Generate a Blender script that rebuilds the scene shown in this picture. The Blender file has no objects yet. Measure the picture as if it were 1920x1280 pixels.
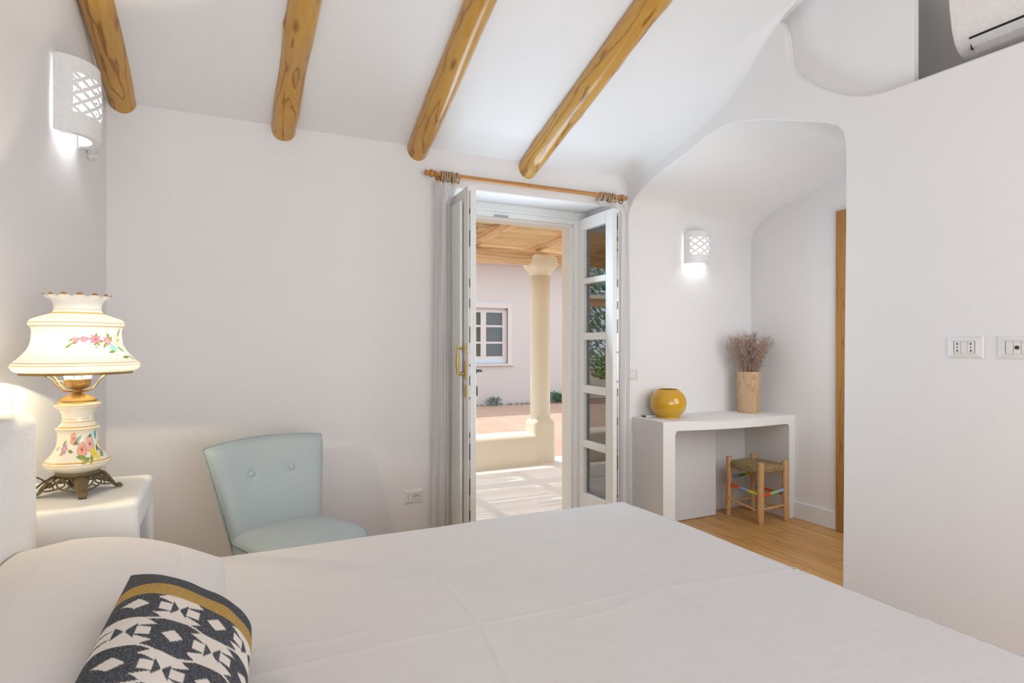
import bpy, bmesh, math, random
from mathutils import Vector, Matrix, noise
S = bpy.context.scene
C = S.collection
R = math.radians
PI = math.pi
random.seed(7)

# ------------------------------------------------------------------ camera, world, sun, added fill lights, exposure
cam_d = bpy.data.cameras.new('camera')
cam = bpy.data.objects.new('camera', cam_d)
C.objects.link(cam)
cam.location = (0, 0, 1.25)
cam.rotation_euler = (R(90), 0, -math.atan(540 / 1120))
cam_d.sensor_width = 36
cam_d.lens = 21.0
cam_d.shift_y = 5 / 1920
cam_d.clip_start = 0.05
S.camera = cam

w = bpy.data.worlds.new('sky')
S.world = w
w.use_nodes = True
bg = w.node_tree.nodes['Background']
bg.inputs[0].default_value = (0.78, 0.89, 1.0, 1)
bg.inputs[1].default_value = 1.8

sun_d = bpy.data.lights.new('sun', 'SUN')
sun_d.energy = 2.6
sun_d.angle = R(0.6)
sun_d.color = (1, 0.95, 0.86)
sun = bpy.data.objects.new('sun', sun_d)
C.objects.link(sun)
sun.rotation_euler = Vector((0.10, -0.36, -0.92)).to_track_quat('-Z', 'Y').to_euler()

def area(name, loc, target, sx, sy, energy, color):
    d = bpy.data.lights.new(name, 'AREA')
    d.shape = 'RECTANGLE'
    d.size, d.size_y = sx, sy
    d.energy = energy
    d.color = color
    o = bpy.data.objects.new(name, d)
    C.objects.link(o)
    o.location = loc
    o.rotation_euler = (Vector(target) - Vector(loc)).to_track_quat('-Z', 'Y').to_euler()
    return o
# added fill light tilted up, in an assumed opening behind the camera
area('rear_fill', (1.0, -1.25, 1.0), (1.25, 1.4, 3.3), 2.2, 1.6, 48, (1.0, 0.98, 0.965))
# added unseen panel inside the french door, standing in for sky and patio bounce
area('door_fill_panel', (1.66, 3.27, 1.2), (1.53, 1.47, 2.0), 0.70, 1.35, 17.5, (0.60, 0.81, 1.0))
# added area light brightening the alcove, hidden behind the arch jamb
area('alcove_fill', (3.12, 1.83, 1.15), (3.12, 3.4, 0.95), 0.8, 1.3, 13, (0.92, 0.965, 1.0))

S.view_settings.view_transform = 'Standard'
S.view_settings.look = 'None'
S.view_settings.exposure = 0.0
S.view_settings.gamma = 1.0
S.view_settings.use_curve_mapping = False

# ------------------------------------------------------------------ materials
MATS = {}
def node_mat(name):
    m = bpy.data.materials.new(name)
    m.use_nodes = True
    nt = m.node_tree
    return m, nt, nt.nodes, nt.links, nt.nodes['Principled BSDF']

def coords(nt, scale=(1, 1, 1), rot=(0, 0, 0), out='Object'):
    tc = nt.nodes.new('ShaderNodeTexCoord')
    mp = nt.nodes.new('ShaderNodeMapping')
    mp.inputs['Scale'].default_value = scale
    mp.inputs['Rotation'].default_value = rot
    nt.links.new(tc.outputs[out], mp.inputs['Vector'])
    return mp.outputs[0]

def noise_node(nt, vec, scale, detail=4, rough=0.5, dist=0.0):
    n = nt.nodes.new('ShaderNodeTexNoise')
    n.inputs['Scale'].default_value = scale
    n.inputs['Detail'].default_value = detail
    n.inputs['Roughness'].default_value = rough
    n.inputs['Distortion'].default_value = dist
    nt.links.new(vec, n.inputs['Vector'])
    return n

def ramp(nt, fac, stops):
    r = nt.nodes.new('ShaderNodeValToRGB')
    e = r.color_ramp.elements
    while len(e) < len(stops):
        e.new(0.5)
    for i, (p, c) in enumerate(stops):
        e[i].position = p
        e[i].color = (*c, 1)
    nt.links.new(fac, r.inputs[0])
    return r.outputs[0]

def bump(nt, bs, height, strength, dist=0.01):
    b = nt.nodes.new('ShaderNodeBump')
    b.inputs['Strength'].default_value = strength
    b.inputs['Distance'].default_value = dist
    nt.links.new(height, b.inputs['Height'])
    nt.links.new(b.outputs[0], bs.inputs['Normal'])

def plain(name, col, rough=0.5, metal=0.0, coat=0.0, bumpy=None, spec=None):
    m, nt, N, L, bs = node_mat(name)
    bs.inputs['Base Color'].default_value = (*col, 1)
    bs.inputs['Roughness'].default_value = rough
    bs.inputs['Metallic'].default_value = metal
    bs.inputs['Coat Weight'].default_value = coat
    if spec is not None:
        bs.inputs['Specular IOR Level'].default_value = spec
    v = coords(nt)
    sc, st = bumpy or (60, 0.04)
    n = noise_node(nt, v, sc, 3)
    mixc = ramp(nt, n.outputs[0], [(0.3, tuple(c * 0.95 for c in col)), (0.7, tuple(min(1, c * 1.03) for c in col))])
    L.new(mixc, bs.inputs['Base Color'])
    bump(nt, bs, n.outputs[0], st)
    MATS[name] = m
    return m

def plaster(name, col, strength=0.25, scale=22):
    m, nt, N, L, bs = node_mat(name)
    v = coords(nt)
    n1 = noise_node(nt, v, 2.2, 3)
    L.new(ramp(nt, n1.outputs[0], [(0.3, tuple(c * 0.985 for c in col)), (0.7, col)]), bs.inputs['Base Color'])
    n2 = noise_node(nt, v, scale, 6, 0.65)
    bump(nt, bs, n2.outputs[0], strength, 0.006)
    bs.inputs['Roughness'].default_value = 0.85
    bs.inputs['Specular IOR Level'].default_value = 0.25
    return m

M = MATS
M['wall'] = plaster('white_wall_plaster', (0.825, 0.803, 0.797))
M['ceil'] = plaster('white_ceiling_plaster', (0.85, 0.84, 0.838))
M['masonry'] = plaster('rough_white_plaster', (0.83, 0.81, 0.79), 0.5, 30)
M['ext_white'] = plaster('cream_outdoor_plaster', (0.88, 0.82, 0.70), 0.4, 25)
M['ext_pink'] = plaster('pale_pink_outdoor_plaster', (0.66, 0.595, 0.575), 0.2, 14)
M['ext_trim'] = plaster('pale_window_surround', (0.72, 0.655, 0.635), 0.1, 14)
M['patio'] = plaster('pale_cement_patio', (0.86, 0.82, 0.80), 0.1, 6)
plain('white_paint', (0.82, 0.82, 0.80), 0.35)
plain('trim_paint', (0.82, 0.81, 0.80), 0.5)
plain('panel_white', (0.72, 0.72, 0.74), 0.5)
plain('plastic_white', (0.80, 0.775, 0.76), 0.35)
plain('plastic_grey', (0.70, 0.70, 0.70), 0.4)
plain('ac_white', (0.82, 0.775, 0.74), 0.4)
plain('dark_hole', (0.012, 0.012, 0.014), 0.6)
plain('dark_metal', (0.10, 0.095, 0.09), 0.4, 0.6)
plain('steel', (0.45, 0.45, 0.45), 0.35, 0.9)
plain('brass', (0.50, 0.34, 0.12), 0.38, 0.85)
plain('old_brass', (0.32, 0.19, 0.06), 0.45, 0.7, bumpy=(90, 0.1))
plain('bronze_cast', (0.155, 0.115, 0.055), 0.5, 0.55, bumpy=(120, 0.25))
plain('cord_brown', (0.07, 0.04, 0.02), 0.6)
plain('ceramic_white', (0.86, 0.85, 0.84), 0.3)
plain('yellow_glaze', (0.62, 0.335, 0.012), 0.12, 0, 0.6, bumpy=(8, 0.03))
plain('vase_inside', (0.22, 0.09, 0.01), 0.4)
plain('foam', (0.62, 0.48, 0.16), 0.8, bumpy=(60, 0.6))
plain('chair_fabric', (0.46, 0.525, 0.54), 0.85, bumpy=(350, 0.12), spec=0.2)
plain('chair_piping', (0.36, 0.43, 0.45), 0.8)
plain('dark_wood', (0.10, 0.05, 0.025), 0.4)
plain('gravel', (0.32, 0.32, 0.31), 0.9)
plain('leaf_green', (0.06, 0.17, 0.07), 0.6)
plain('leaf_light', (0.40, 0.60, 0.22), 0.6)
plain('leaf_olive', (0.42, 0.52, 0.40), 0.6)
plain('leaf_grey', (0.20, 0.25, 0.24), 0.7)
plain('flower_white', (0.85, 0.80, 0.88), 0.7)
plain('bark', (0.16, 0.11, 0.07), 0.9, bumpy=(20, 0.5))
plain('roof_tile', (0.62, 0.55, 0.50), 0.8)
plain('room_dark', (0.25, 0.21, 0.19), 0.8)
plain('stone_sill', (0.70, 0.64, 0.60), 0.8, bumpy=(120, 0.3))
plain('sash_blue', (0.66, 0.74, 0.82), 0.6)
plain('dried_stem', (0.42, 0.26, 0.16), 0.9)
plain('dried_bloom', (0.50, 0.37, 0.34), 0.95)
plain('plug_black', (0.02, 0.02, 0.02), 0.5)

def wood(name, c_dark, c_mid, c_light, scale=(14, 14, 1.6), rough=0.4, coat=0.0, knots=True, bstr=0.15):
    m, nt, N, L, bs = node_mat(name)
    v = coords(nt, scale)
    n = noise_node(nt, v, 1.0, 5, 0.6, 1.2)
    wv = N.new('ShaderNodeTexWave')
    wv.inputs['Scale'].default_value = 0.55
    wv.inputs['Distortion'].default_value = 14
    wv.inputs['Detail'].default_value = 3
    wv.inputs['Detail Scale'].default_value = 1.2
    L.new(v, wv.inputs['Vector'])
    c1 = ramp(nt, n.outputs[0], [(0.25, c_mid), (0.75, c_light)])
    f = ramp(nt, wv.outputs[1], [(0.0, (0.9, 0.9, 0.9)), (0.05, (0.3, 0.3, 0.3)), (0.16, (0, 0, 0))])
    mx = N.new('ShaderNodeMix')
    mx.data_type = 'RGBA'
    L.new(f, mx.inputs['Factor'])
    L.new(c1, mx.inputs['A'])
    mx.inputs['B'].default_value = (*c_dark, 1)
    col = mx.outputs['Result']
    if knots:
        v2 = coords(nt, (1, 1, 0.35))
        vo = N.new('ShaderNodeTexVoronoi')
        vo.inputs['Scale'].default_value = 9
        L.new(v2, vo.inputs['Vector'])
        k = ramp(nt, vo.outputs[0], [(0.0, (1, 1, 1)), (0.10, (0.4, 0.4, 0.4)), (0.16, (0, 0, 0))])
        mx2 = N.new('ShaderNodeMix')
        mx2.data_type = 'RGBA'
        L.new(k, mx2.inputs['Factor'])
        L.new(col, mx2.inputs['A'])
        mx2.inputs['B'].default_value = (*[c * 0.7 for c in c_dark], 1)
        col = mx2.outputs['Result']
    L.new(col, bs.inputs['Base Color'])
    bs.inputs['Roughness'].default_value = rough
    bs.inputs['Coat Weight'].default_value = coat
    bump(nt, bs, n.outputs[0], bstr, 0.004)
    M[name] = m
    return m
wood('beam_wood', (0.27, 0.105, 0.014), (0.50, 0.24, 0.038), (0.62, 0.36, 0.085), (15, 15, 2.6), 0.28, 0.35)
wood('rod_wood', (0.30, 0.12, 0.03), (0.47, 0.20, 0.05), (0.55, 0.25, 0.065), (40, 40, 4), 0.35, 0.2, False)
wood('ring_wood', (0.28, 0.18, 0.10), (0.42, 0.29, 0.17), (0.55, 0.40, 0.25), (60, 60, 60), 0.5, 0, False)
wood('door_wood', (0.26, 0.11, 0.02), (0.36, 0.17, 0.035), (0.42, 0.21, 0.05), (30, 30, 2), 0.5, 0, False)
wood('vase_wood', (0.42, 0.26, 0.14), (0.52, 0.34, 0.19), (0.62, 0.44, 0.27), (16, 16, 7), 0.65, 0, True)
wood('stool_wood', (0.45, 0.22, 0.09), (0.62, 0.36, 0.16), (0.70, 0.43, 0.21), (30, 30, 4), 0.5, 0, False)
wood('pergola_wood', (0.46, 0.26, 0.12), (0.72, 0.48, 0.27), (0.82, 0.62, 0.40), (12, 12, 1.5), 0.7, 0, True)

def cane_mat():
    m, nt, N, L, bs = node_mat('cane')
    at = N.new('ShaderNodeAttribute')
    at.attribute_name = 'paint'
    n = noise_node(nt, coords(nt, (5, 60, 60)), 1, 3, 0.6)
    mx = N.new('ShaderNodeMix')
    mx.data_type = 'RGBA'
    mx.blend_type = 'MULTIPLY'
    mx.inputs['Factor'].default_value = 0.6
    L.new(at.outputs['Color'], mx.inputs['A'])
    L.new(ramp(nt, n.outputs[0], [(0.3, (0.6, 0.55, 0.5)), (0.6, (1, 1, 1))]), mx.inputs['B'])
    L.new(mx.outputs['Result'], bs.inputs['Base Color'])
    bs.inputs['Roughness'].default_value = 0.8
    t = N.new('ShaderNodeBsdfTranslucent')
    t.inputs[0].default_value = (0.92, 0.78, 0.58, 1)
    ms = N.new('ShaderNodeMixShader')
    ms.inputs[0].default_value = 0.5
    L.new(bs.outputs[0], ms.inputs[1])
    L.new(t.outputs[0], ms.inputs[2])
    L.new(ms.outputs[0], N['Material Output'].inputs['Surface'])
    M['cane'] = m
cane_mat()

def floor_mat():
    m, nt, N, L, bs = node_mat('oak_plank_floor')
    tc = N.new('ShaderNodeTexCoord')
    sp = N.new('ShaderNodeSeparateXYZ')
    cb = N.new('ShaderNodeCombineXYZ')
    L.new(tc.outputs['Object'], sp.inputs[0])
    L.new(sp.outputs['Y'], cb.inputs['X'])
    L.new(sp.outputs['X'], cb.inputs['Y'])
    br = N.new('ShaderNodeTexBrick')
    br.offset = 0.37
    br.inputs['Scale'].default_value = 1
    br.inputs['Brick Width'].default_value = 1.4
    br.inputs['Row Height'].default_value = 0.155
    br.inputs['Mortar Size'].default_value = 0.0016
    br.inputs['Mortar Smooth'].default_value = 0.3
    br.inputs['Color1'].default_value = (0.62, 0.34, 0.118, 1)
    br.inputs['Color2'].default_value = (0.53, 0.28, 0.092, 1)
    br.inputs['Mortar'].default_value = (0.10, 0.045, 0.018, 1)
    L.new(cb.outputs[0], br.inputs['Vector'])
    n = noise_node(nt, coords(nt, (26, 1.6, 1)), 1.5, 6, 0.65, 0.8)
    mx = N.new('ShaderNodeMix')
    mx.data_type = 'RGBA'
    mx.blend_type = 'MULTIPLY'
    mx.inputs['Factor'].default_value = 0.8
    L.new(br.outputs['Color'], mx.inputs['A'])
    L.new(ramp(nt, n.outputs[0], [(0.3, (0.62, 0.58, 0.55)), (0.6, (1.12, 1.12, 1.12))]), mx.inputs['B'])
    L.new(mx.outputs['Result'], bs.inputs['Base Color'])
    bs.inputs['Roughness'].default_value = 0.42
    bump(nt, bs, n.outputs[0], 0.1, 0.003)
    M['floor'] = m
floor_mat()

def terracotta_mat():
    m, nt, N, L, bs = node_mat('terracotta_paving')
    br = N.new('ShaderNodeTexBrick')
    br.inputs['Scale'].default_value = 1
    br.inputs['Brick Width'].default_value = 0.28
    br.inputs['Row Height'].default_value = 0.14
    br.inputs['Mortar Size'].default_value = 0.006
    br.inputs['Color1'].default_value = (0.54, 0.33, 0.235, 1)
    br.inputs['Color2'].default_value = (0.58, 0.40, 0.30, 1)
    br.inputs['Mortar'].default_value = (0.48, 0.33, 0.26, 1)
    L.new(coords(nt, (1, 1, 1), (0, 0, R(40))), br.inputs['Vector'])
    L.new(br.outputs['Color'], bs.inputs['Base Color'])
    bs.inputs['Roughness'].default_value = 0.85
    M['terracotta'] = m
terracotta_mat()

def fabric_mat(name, col, stretch=(60, 6, 6), st=0.15):
    m, nt, N, L, bs = node_mat(name)
    n = noise_node(nt, coords(nt, (6, 30, 10)), 1.2, 5, 0.6, 0.4)
    n2 = noise_node(nt, coords(nt, (400, 400, 400)), 1, 2)
    L.new(ramp(nt, n.outputs[0], [(0.3, tuple(c * 0.97 for c in col)), (0.7, col)]), bs.inputs['Base Color'])
    ad = N.new('ShaderNodeMath')
    ad.operation = 'MULTIPLY_ADD'
    L.new(n2.outputs[0], ad.inputs[0])
    ad.inputs[1].default_value = 0.12
    L.new(n.outputs[0], ad.inputs[2])
    bump(nt, bs, ad.outputs[0], st, 0.01)
    bs.inputs['Roughness'].default_value = 0.9
    bs.inputs['Specular IOR Level'].default_value = 0.15
    bs.inputs['Sheen Weight'].default_value = 0.1
    M[name] = m
fabric_mat('bed_cotton', (0.70, 0.66, 0.645))
fabric_mat('pillow_cotton', (0.72, 0.67, 0.645))

def paint_mat(name, rough, coat=0.0, transl=0.0, weave=False):
    """base colour from the 'paint' attribute: the decoration of the thing itself"""
    m, nt, N, L, bs = node_mat(name)
    a = N.new('ShaderNodeAttribute')
    a.attribute_name = 'paint'
    col = a.outputs['Color']
    bs.inputs['Roughness'].default_value = rough
    bs.inputs['Coat Weight'].default_value = coat
    if weave:
        n = noise_node(nt, coords(nt, (1, 1, 1)), 420, 3, 0.7)
        mx = N.new('ShaderNodeMix')
        mx.data_type = 'RGBA'
        mx.blend_type = 'SCREEN'
        L.new(ramp(nt, n.outputs[0], [(0.50, (0, 0, 0)), (0.66, (1, 1, 1))]), mx.inputs['B'])
        mx.inputs['Factor'].default_value = 0.16
        L.new(col, mx.inputs['A'])
        col = mx.outputs['Result']
        bump(nt, bs, n.outputs[0], 0.5, 0.002)
        bs.inputs['Specular IOR Level'].default_value = 0.1
    L.new(col, bs.inputs['Base Color'])
    if transl:
        t = N.new('ShaderNodeBsdfTranslucent')
        L.new(col, t.inputs['Color'])
        ms = N.new('ShaderNodeMixShader')
        ms.inputs[0].default_value = transl
        L.new(bs.outputs[0], ms.inputs[1])
        L.new(t.outputs[0], ms.inputs[2])
        L.new(ms.outputs[0], nt.nodes['Material Output'].inputs['Surface'])
    M[name] = m
paint_mat('lamp_glaze', 0.15, 0.5)
paint_mat('shade_glass', 0.25, 0.3, 0.062)
paint_mat('kilim', 0.95, weave=True)
paint_mat('wrapped_thread', 0.7)

def rope_mat():
    m, nt, N, L, bs = node_mat('seagrass_rope')
    n = noise_node(nt, coords(nt), 120, 4, 0.7)
    L.new(ramp(nt, n.outputs[0], [(0.3, (0.16, 0.10, 0.05)), (0.55, (0.42, 0.30, 0.15)), (0.8, (0.62, 0.49, 0.28))]), bs.inputs['Base Color'])
    bump(nt, bs, n.outputs[0], 0.9, 0.006)
    bs.inputs['Roughness'].default_value = 0.9
    M['rope'] = m
rope_mat()

def glass_mat(name, tint=(0.93, 0.97, 0.95), ior=1.75):
    m = bpy.data.materials.new(name)
    m.use_nodes = True
    nt = m.node_tree
    N, L = nt.nodes, nt.links
    N.remove(N['Principled BSDF'])
    tr = N.new('ShaderNodeBsdfTransparent')
    tr.inputs[0].default_value = (*tint, 1)
    gl = N.new('ShaderNodeBsdfGlossy')
    gl.inputs['Roughness'].default_value = 0.005
    fr = N.new('ShaderNodeFresnel')
    fr.inputs['IOR'].default_value = ior
    ms = N.new('ShaderNodeMixShader')
    L.new(fr.outputs[0], ms.inputs[0])
    L.new(tr.outputs[0], ms.inputs[1])
    L.new(gl.outputs[0], ms.inputs[2])
    L.new(ms.outputs[0], N['Material Output'].inputs['Surface'])
    M[name] = m
glass_mat('door_glass', (0.92, 0.97, 0.95), 3.4)
glass_mat('window_glass', (0.85, 0.88, 0.86), 1.7)

def sheer_mat():
    m = bpy.data.materials.new('sheer_cotton')
    m.use_nodes = True
    nt = m.node_tree
    N, L = nt.nodes, nt.links
    bs = N['Principled BSDF']
    bs.inputs['Base Color'].default_value = (0.95, 0.93, 0.925, 1)
    bs.inputs['Roughness'].default_value = 0.9
    t = N.new('ShaderNodeBsdfTranslucent')
    t.inputs[0].default_value = (0.86, 0.84, 0.82, 1)
    tr = N.new('ShaderNodeBsdfTransparent')
    m1, m2 = N.new('ShaderNodeMixShader'), N.new('ShaderNodeMixShader')
    m1.inputs[0].default_value = 0.30
    m2.inputs[0].default_value = 0.28
    L.new(bs.outputs[0], m1.inputs[1])
    L.new(t.outputs[0], m1.inputs[2])
    L.new(m1.outputs[0], m2.inputs[1])
    L.new(tr.outputs[0], m2.inputs[2])
    L.new(m2.outputs[0], N['Material Output'].inputs['Surface'])
    M['sheer'] = m
sheer_mat()

def blue_glass():
    m, nt, N, L, bs = node_mat('blue_hobnail_glass')
    vo = N.new('ShaderNodeTexVoronoi')
    vo.inputs['Scale'].default_value = 130
    L.new(coords(nt), vo.inputs['Vector'])
    L.new(ramp(nt, vo.outputs[0], [(0.1, (0.75, 0.88, 0.95)), (0.5, (0.25, 0.52, 0.78))]), bs.inputs['Base Color'])
    bs.inputs['Roughness'].default_value = 0.15
    tr = N.new('ShaderNodeBsdfTransparent')
    tr.inputs[0].default_value = (0.80, 0.91, 1.0, 1)
    ms = N.new('ShaderNodeMixShader')
    ms.inputs[0].default_value = 0.72
    L.new(bs.outputs[0], ms.inputs[1])
    L.new(tr.outputs[0], ms.inputs[2])
    L.new(ms.outputs[0], N['Material Output'].inputs['Surface'])
    M['blue_glass'] = m
blue_glass()

def glow(name, col, strength):
    m = bpy.data.materials.new(name)
    m.use_nodes = True
    nt = m.node_tree
    bs = nt.nodes['Principled BSDF']
    bs.inputs['Base Color'].default_value = (*col, 1)
    bs.inputs['Emission Color'].default_value = (*col, 1)
    bs.inputs['Emission Strength'].default_value = strength
    M[name] = m
glow('bulb_warm', (1.0, 0.74, 0.42), 30)
glass_mat('bulb_glass', (0.97, 0.96, 0.93), 1.2)
glow('bulb_cool', (0.93, 0.97, 1.0), 5)

# ------------------------------------------------------------------ mesh helpers
class G:
    """collects geometry of ONE mesh"""
    def __init__(s):
        s.v, s.f, s.mi, s.col = [], [], [], []
    def add(s, vs, fs, mi=0, mat=None, col=None):
        b = len(s.v)
        s.v += [tuple(mat @ Vector(p)) if mat else tuple(p) for p in vs]
        s.col += (col if isinstance(col, list) else [col or (1, 1, 1)] * len(vs))
        for f in fs:
            s.f.append([i + b for i in f])
            s.mi.append(mi)
        return s
    def box(s, x0, x1, y0, y1, z0, z1, mi=0, mat=None, col=None):
        vs = [(x, y, z) for z in (z0, z1) for y in (y0, y1) for x in (x0, x1)]
        fs = [(0, 2, 3, 1), (4, 5, 7, 6), (0, 1, 5, 4), (2, 6, 7, 3), (0, 4, 6, 2), (1, 3, 7, 5)]
        return s.add(vs, fs, mi, mat, col)
    def lathe(s, prof, n=48, mi=0, mat=None, cap0=True, cap1=True, colf=None, squash=None):
        vs, fs, cs = [], [], []
        for k, (r, z) in enumerate(prof):
            for i in range(n):
                a = 2 * PI * i / n
                rr, zz = r, z
                if squash:
                    rr, zz = squash(r, z, a, k)
                vs.append((rr * math.cos(a), rr * math.sin(a), zz))
                cs.append(colf(a, rr, zz) if colf else (1, 1, 1))
        for k in range(len(prof) - 1):
            for i in range(n):
                j = (i + 1) % n
                fs.append((k * n + i, k * n + j, (k + 1) * n + j, (k + 1) * n + i))
        if cap0:
            fs.append(tuple(reversed(range(n))))
        if cap1:
            fs.append(tuple((len(prof) - 1) * n + i for i in range(n)))
        return s.add(vs, fs, mi, mat, cs)
    def tube(s, pts, rad, n=10, mi=0, mat=None, closed=False, colf=None, caps=True):
        pts = [Vector(p) for p in pts]
        m = len(pts)
        rads = rad if isinstance(rad, list) else [rad] * m
        vs, fs, cs = [], [], []
        up = None
        for k in range(m):
            if closed:
                t = (pts[(k + 1) % m] - pts[k - 1]).normalized()
            else:
                t = (pts[min(k + 1, m - 1)] - pts[max(k - 1, 0)]).normalized()
            if up is None:
                up = Vector((0, 0, 1)) if abs(t.z) < 0.9 else Vector((1, 0, 0))
            a = t.cross(up)
            if a.length < 1e-5:
                a = t.orthogonal()
            a.normalize()
            b = a.cross(t).normalized()
            up = b
            for i in range(n):
                q = 2 * PI * i / n
                vs.append(tuple(pts[k] + (a * math.cos(q) + b * math.sin(q)) * rads[k]))
                cs.append(colf(k / max(1, m - 1)) if colf else (1, 1, 1))
        for k in range(m if closed else m - 1):
            k2 = (k + 1) % m
            for i in range(n):
                j = (i + 1) % n
                fs.append((k * n + i, k * n + j, k2 * n + j, k2 * n + i))
        if not closed and caps:
            fs.append(tuple(reversed(range(n))))
            fs.append(tuple((m - 1) * n + i for i in range(n)))
        return s.add(vs, fs, mi, mat, cs)
    def grid(s, nu, nv, fn, mi=0, closed_u=False, keep=None, col=None):
        """fn(i/nu, j/nv) -> point"""
        cu = nu if closed_u else nu + 1
        vs, cs = [], []
        for j in range(nv + 1):
            for i in range(cu):
                vs.append(fn(i / nu, j / nv))
                cs.append(col(i / nu, j / nv) if col else (1, 1, 1))
        fs = []
        for j in range(nv):
            for i in range(nu):
                if keep and not keep((i + 0.5) / nu, (j + 0.5) / nv):
                    continue
                i2 = (i + 1) % cu
                fs.append((j * cu + i, j * cu + i2, (j + 1) * cu + i2, (j + 1) * cu + i))
        return s.add(vs, fs, mi, None, cs)
    def prism(s, poly, axis, a0, a1, mi=0, mat=None):
        """poly of 2D points extruded along axis (0 x, 1 y, 2 z); 2D axes are the remaining two in order"""
        def P(p, a):
            q = [p[0], p[1]]
            q.insert(axis, a)
            return tuple(q)
        n = len(poly)
        vs = [P(p, a0) for p in poly] + [P(p, a1) for p in poly]
        fs = [tuple(range(n)), tuple(reversed(range(n, 2 * n)))]
        for i in range(n):
            j = (i + 1) % n
            fs.append((j, i, n + i, n + j))
        return s.add(vs, fs, mi, mat)
    def build(s, name, mats, parent=None, smooth=0, bevel=0, seg=3, angle=40, recalc=True, solid=0, paint=False, loc=None, mat=None, subsurf=0):
        me = bpy.data.meshes.new(name)
        me.from_pydata(s.v, [], s.f)
        for m in (mats if isinstance(mats, (list, tuple)) else [mats]):
            me.materials.append(m)
        me.polygons.foreach_set('material_index', s.mi)
        if paint:
            at = me.color_attributes.new('paint', 'FLOAT_COLOR', 'POINT')
            flat = []
            for c in s.col:
                flat += [c[0], c[1], c[2], 1.0]
            at.data.foreach_set('color', flat)
        if recalc:
            bm = bmesh.new()
            bm.from_mesh(me)
            bmesh.ops.recalc_face_normals(bm, faces=bm.faces)
            bm.to_mesh(me)
            bm.free()
        o = bpy.data.objects.new(name, me)
        C.objects.link(o)
        if parent:
            o.parent = parent
        if mat is not None:
            o.matrix_local = mat
        if loc is not None:
            o.location = loc
        if smooth or bevel:
            me.polygons.foreach_set('use_smooth', [True] * len(me.polygons))
        if smooth and not bevel:
            try:
                me.set_sharp_from_angle(angle=R(smooth if smooth > 1 else 180))
            except Exception:
                pass
        if solid:
            q = o.modifiers.new('thick', 'SOLIDIFY')
            q.thickness = solid
            q.offset = 0
        if bevel:
            b = o.modifiers.new('round', 'BEVEL')
            b.width = bevel
            b.segments = seg
            b.limit_method = 'ANGLE'
            b.angle_limit = R(angle)
            b.harden_normals = True
        if subsurf:
            q = o.modifiers.new('sub', 'SUBSURF')
            q.levels = q.render_levels = subsurf
        me.update()
        return o

def tag(o, label=None, cat=None, group=None, kind=None):
    if label: o['label'] = label
    if cat: o['category'] = cat
    if group: o['group'] = group
    if kind: o['kind'] = kind
    return o
def thing(name, loc, label, cat, rz=0, group=None, kind=None):
    o = bpy.data.objects.new(name, None)
    o.empty_display_size = 0.1
    C.objects.link(o)
    o.location = loc
    o.rotation_euler = (0, 0, rz)
    return tag(o, label, cat, group, kind)
def bx(name, mat, x0, x1, y0, y1, z0, z1, parent=None, bevel=0.004, **k):
    return G().box(x0, x1, y0, y1, z0, z1).build(name, mat, parent, bevel=bevel, **k)
def inv_world(parent):
    """lets part geometry be written in world coordinates under an un-rotated Empty"""
    return Matrix.Translation(-parent.location)
def spline(pts, n):
    """Catmull-Rom through pts, n samples per span"""
    P = [Vector(p) for p in pts]
    P = [P[0] * 2 - P[1]] + P + [P[-1] * 2 - P[-2]]
    out = []
    for k in range(1, len(P) - 2):
        for i in range(n):
            t = i / n
            a, b, c, d = P[k - 1], P[k], P[k + 1], P[k + 2]
            out.append(0.5 * (2 * b + (c - a) * t + (2 * a - 5 * b + 4 * c - d) * t * t + (3 * b - a - 3 * c + d) * t ** 3))
    out.append(P[-2])
    return out

# ------------------------------------------------------------------ room shell
D = 3.40           # back wall
XR = 2.53          # right wall
XA = 3.716         # far wall of the alcove
SL = 0.389         # slope of the ceiling
def ceil_z(y): return 2.41 + SL * (D - y)
def left_x(y): return -0.505 - 0.14 * (D - y)
YB = -1.5

bx('floor', M['floor'], -1.5, 4.1, YB - 0.1, 3.66, -0.12, 0.0, bevel=0)
tag(bpy.data.objects['floor'], 'warm brown oak plank floor', 'floor', kind='structure')

g = G()
def left_pt(u, v):
    y = (D + 0.3) + (YB - D - 0.3) * u
    z = 4.6 * v
    k = max(0.0, min(1.0, (z - 2.34) / 0.22))
    k = k * k * (3 - 2 * k)
    return (-0.505 - (0.14 - 0.105 * k) * (D - y), y, z)
g.grid(12, 92, left_pt)
g.grid(1, 1, lambda u, v: (left_pt(u, 0)[0] - 0.2, left_pt(u, 0)[1], 4.6 * v))
tag(g.build('wall_left', M['wall'], smooth=60, recalc=False), 'white plaster wall behind the headboard with a sconce', 'wall', kind='structure')

# back wall with the door opening
DX0, DX1, DZ = 1.205, 2.355, 2.19
g = G()
g.prism([(-1.4, 0), (DX0, 0), (DX0, DZ), (DX1, DZ), (DX1, 0), (4.1, 0), (4.1, 2.95), (-1.4, 2.95)], 1, D, D + 0.26)
tag(g.build('wall_back', M['wall'], bevel=0.012), 'white plaster wall around the french door', 'wall', kind='structure')
g = G()
g.prism([(-6, -0.1), (1.30, -0.1), (1.30, 2.09), (2.245, 2.09), (2.245, -0.1), (8, -0.1), (8, 3.3), (-6, 3.3)], 1, D + 0.26, D + 0.42)
tag(g.build('wall_facade', M['ext_white'], bevel=0.015), 'cream plastered outer face of the house round the door', 'wall', kind='structure')

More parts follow.
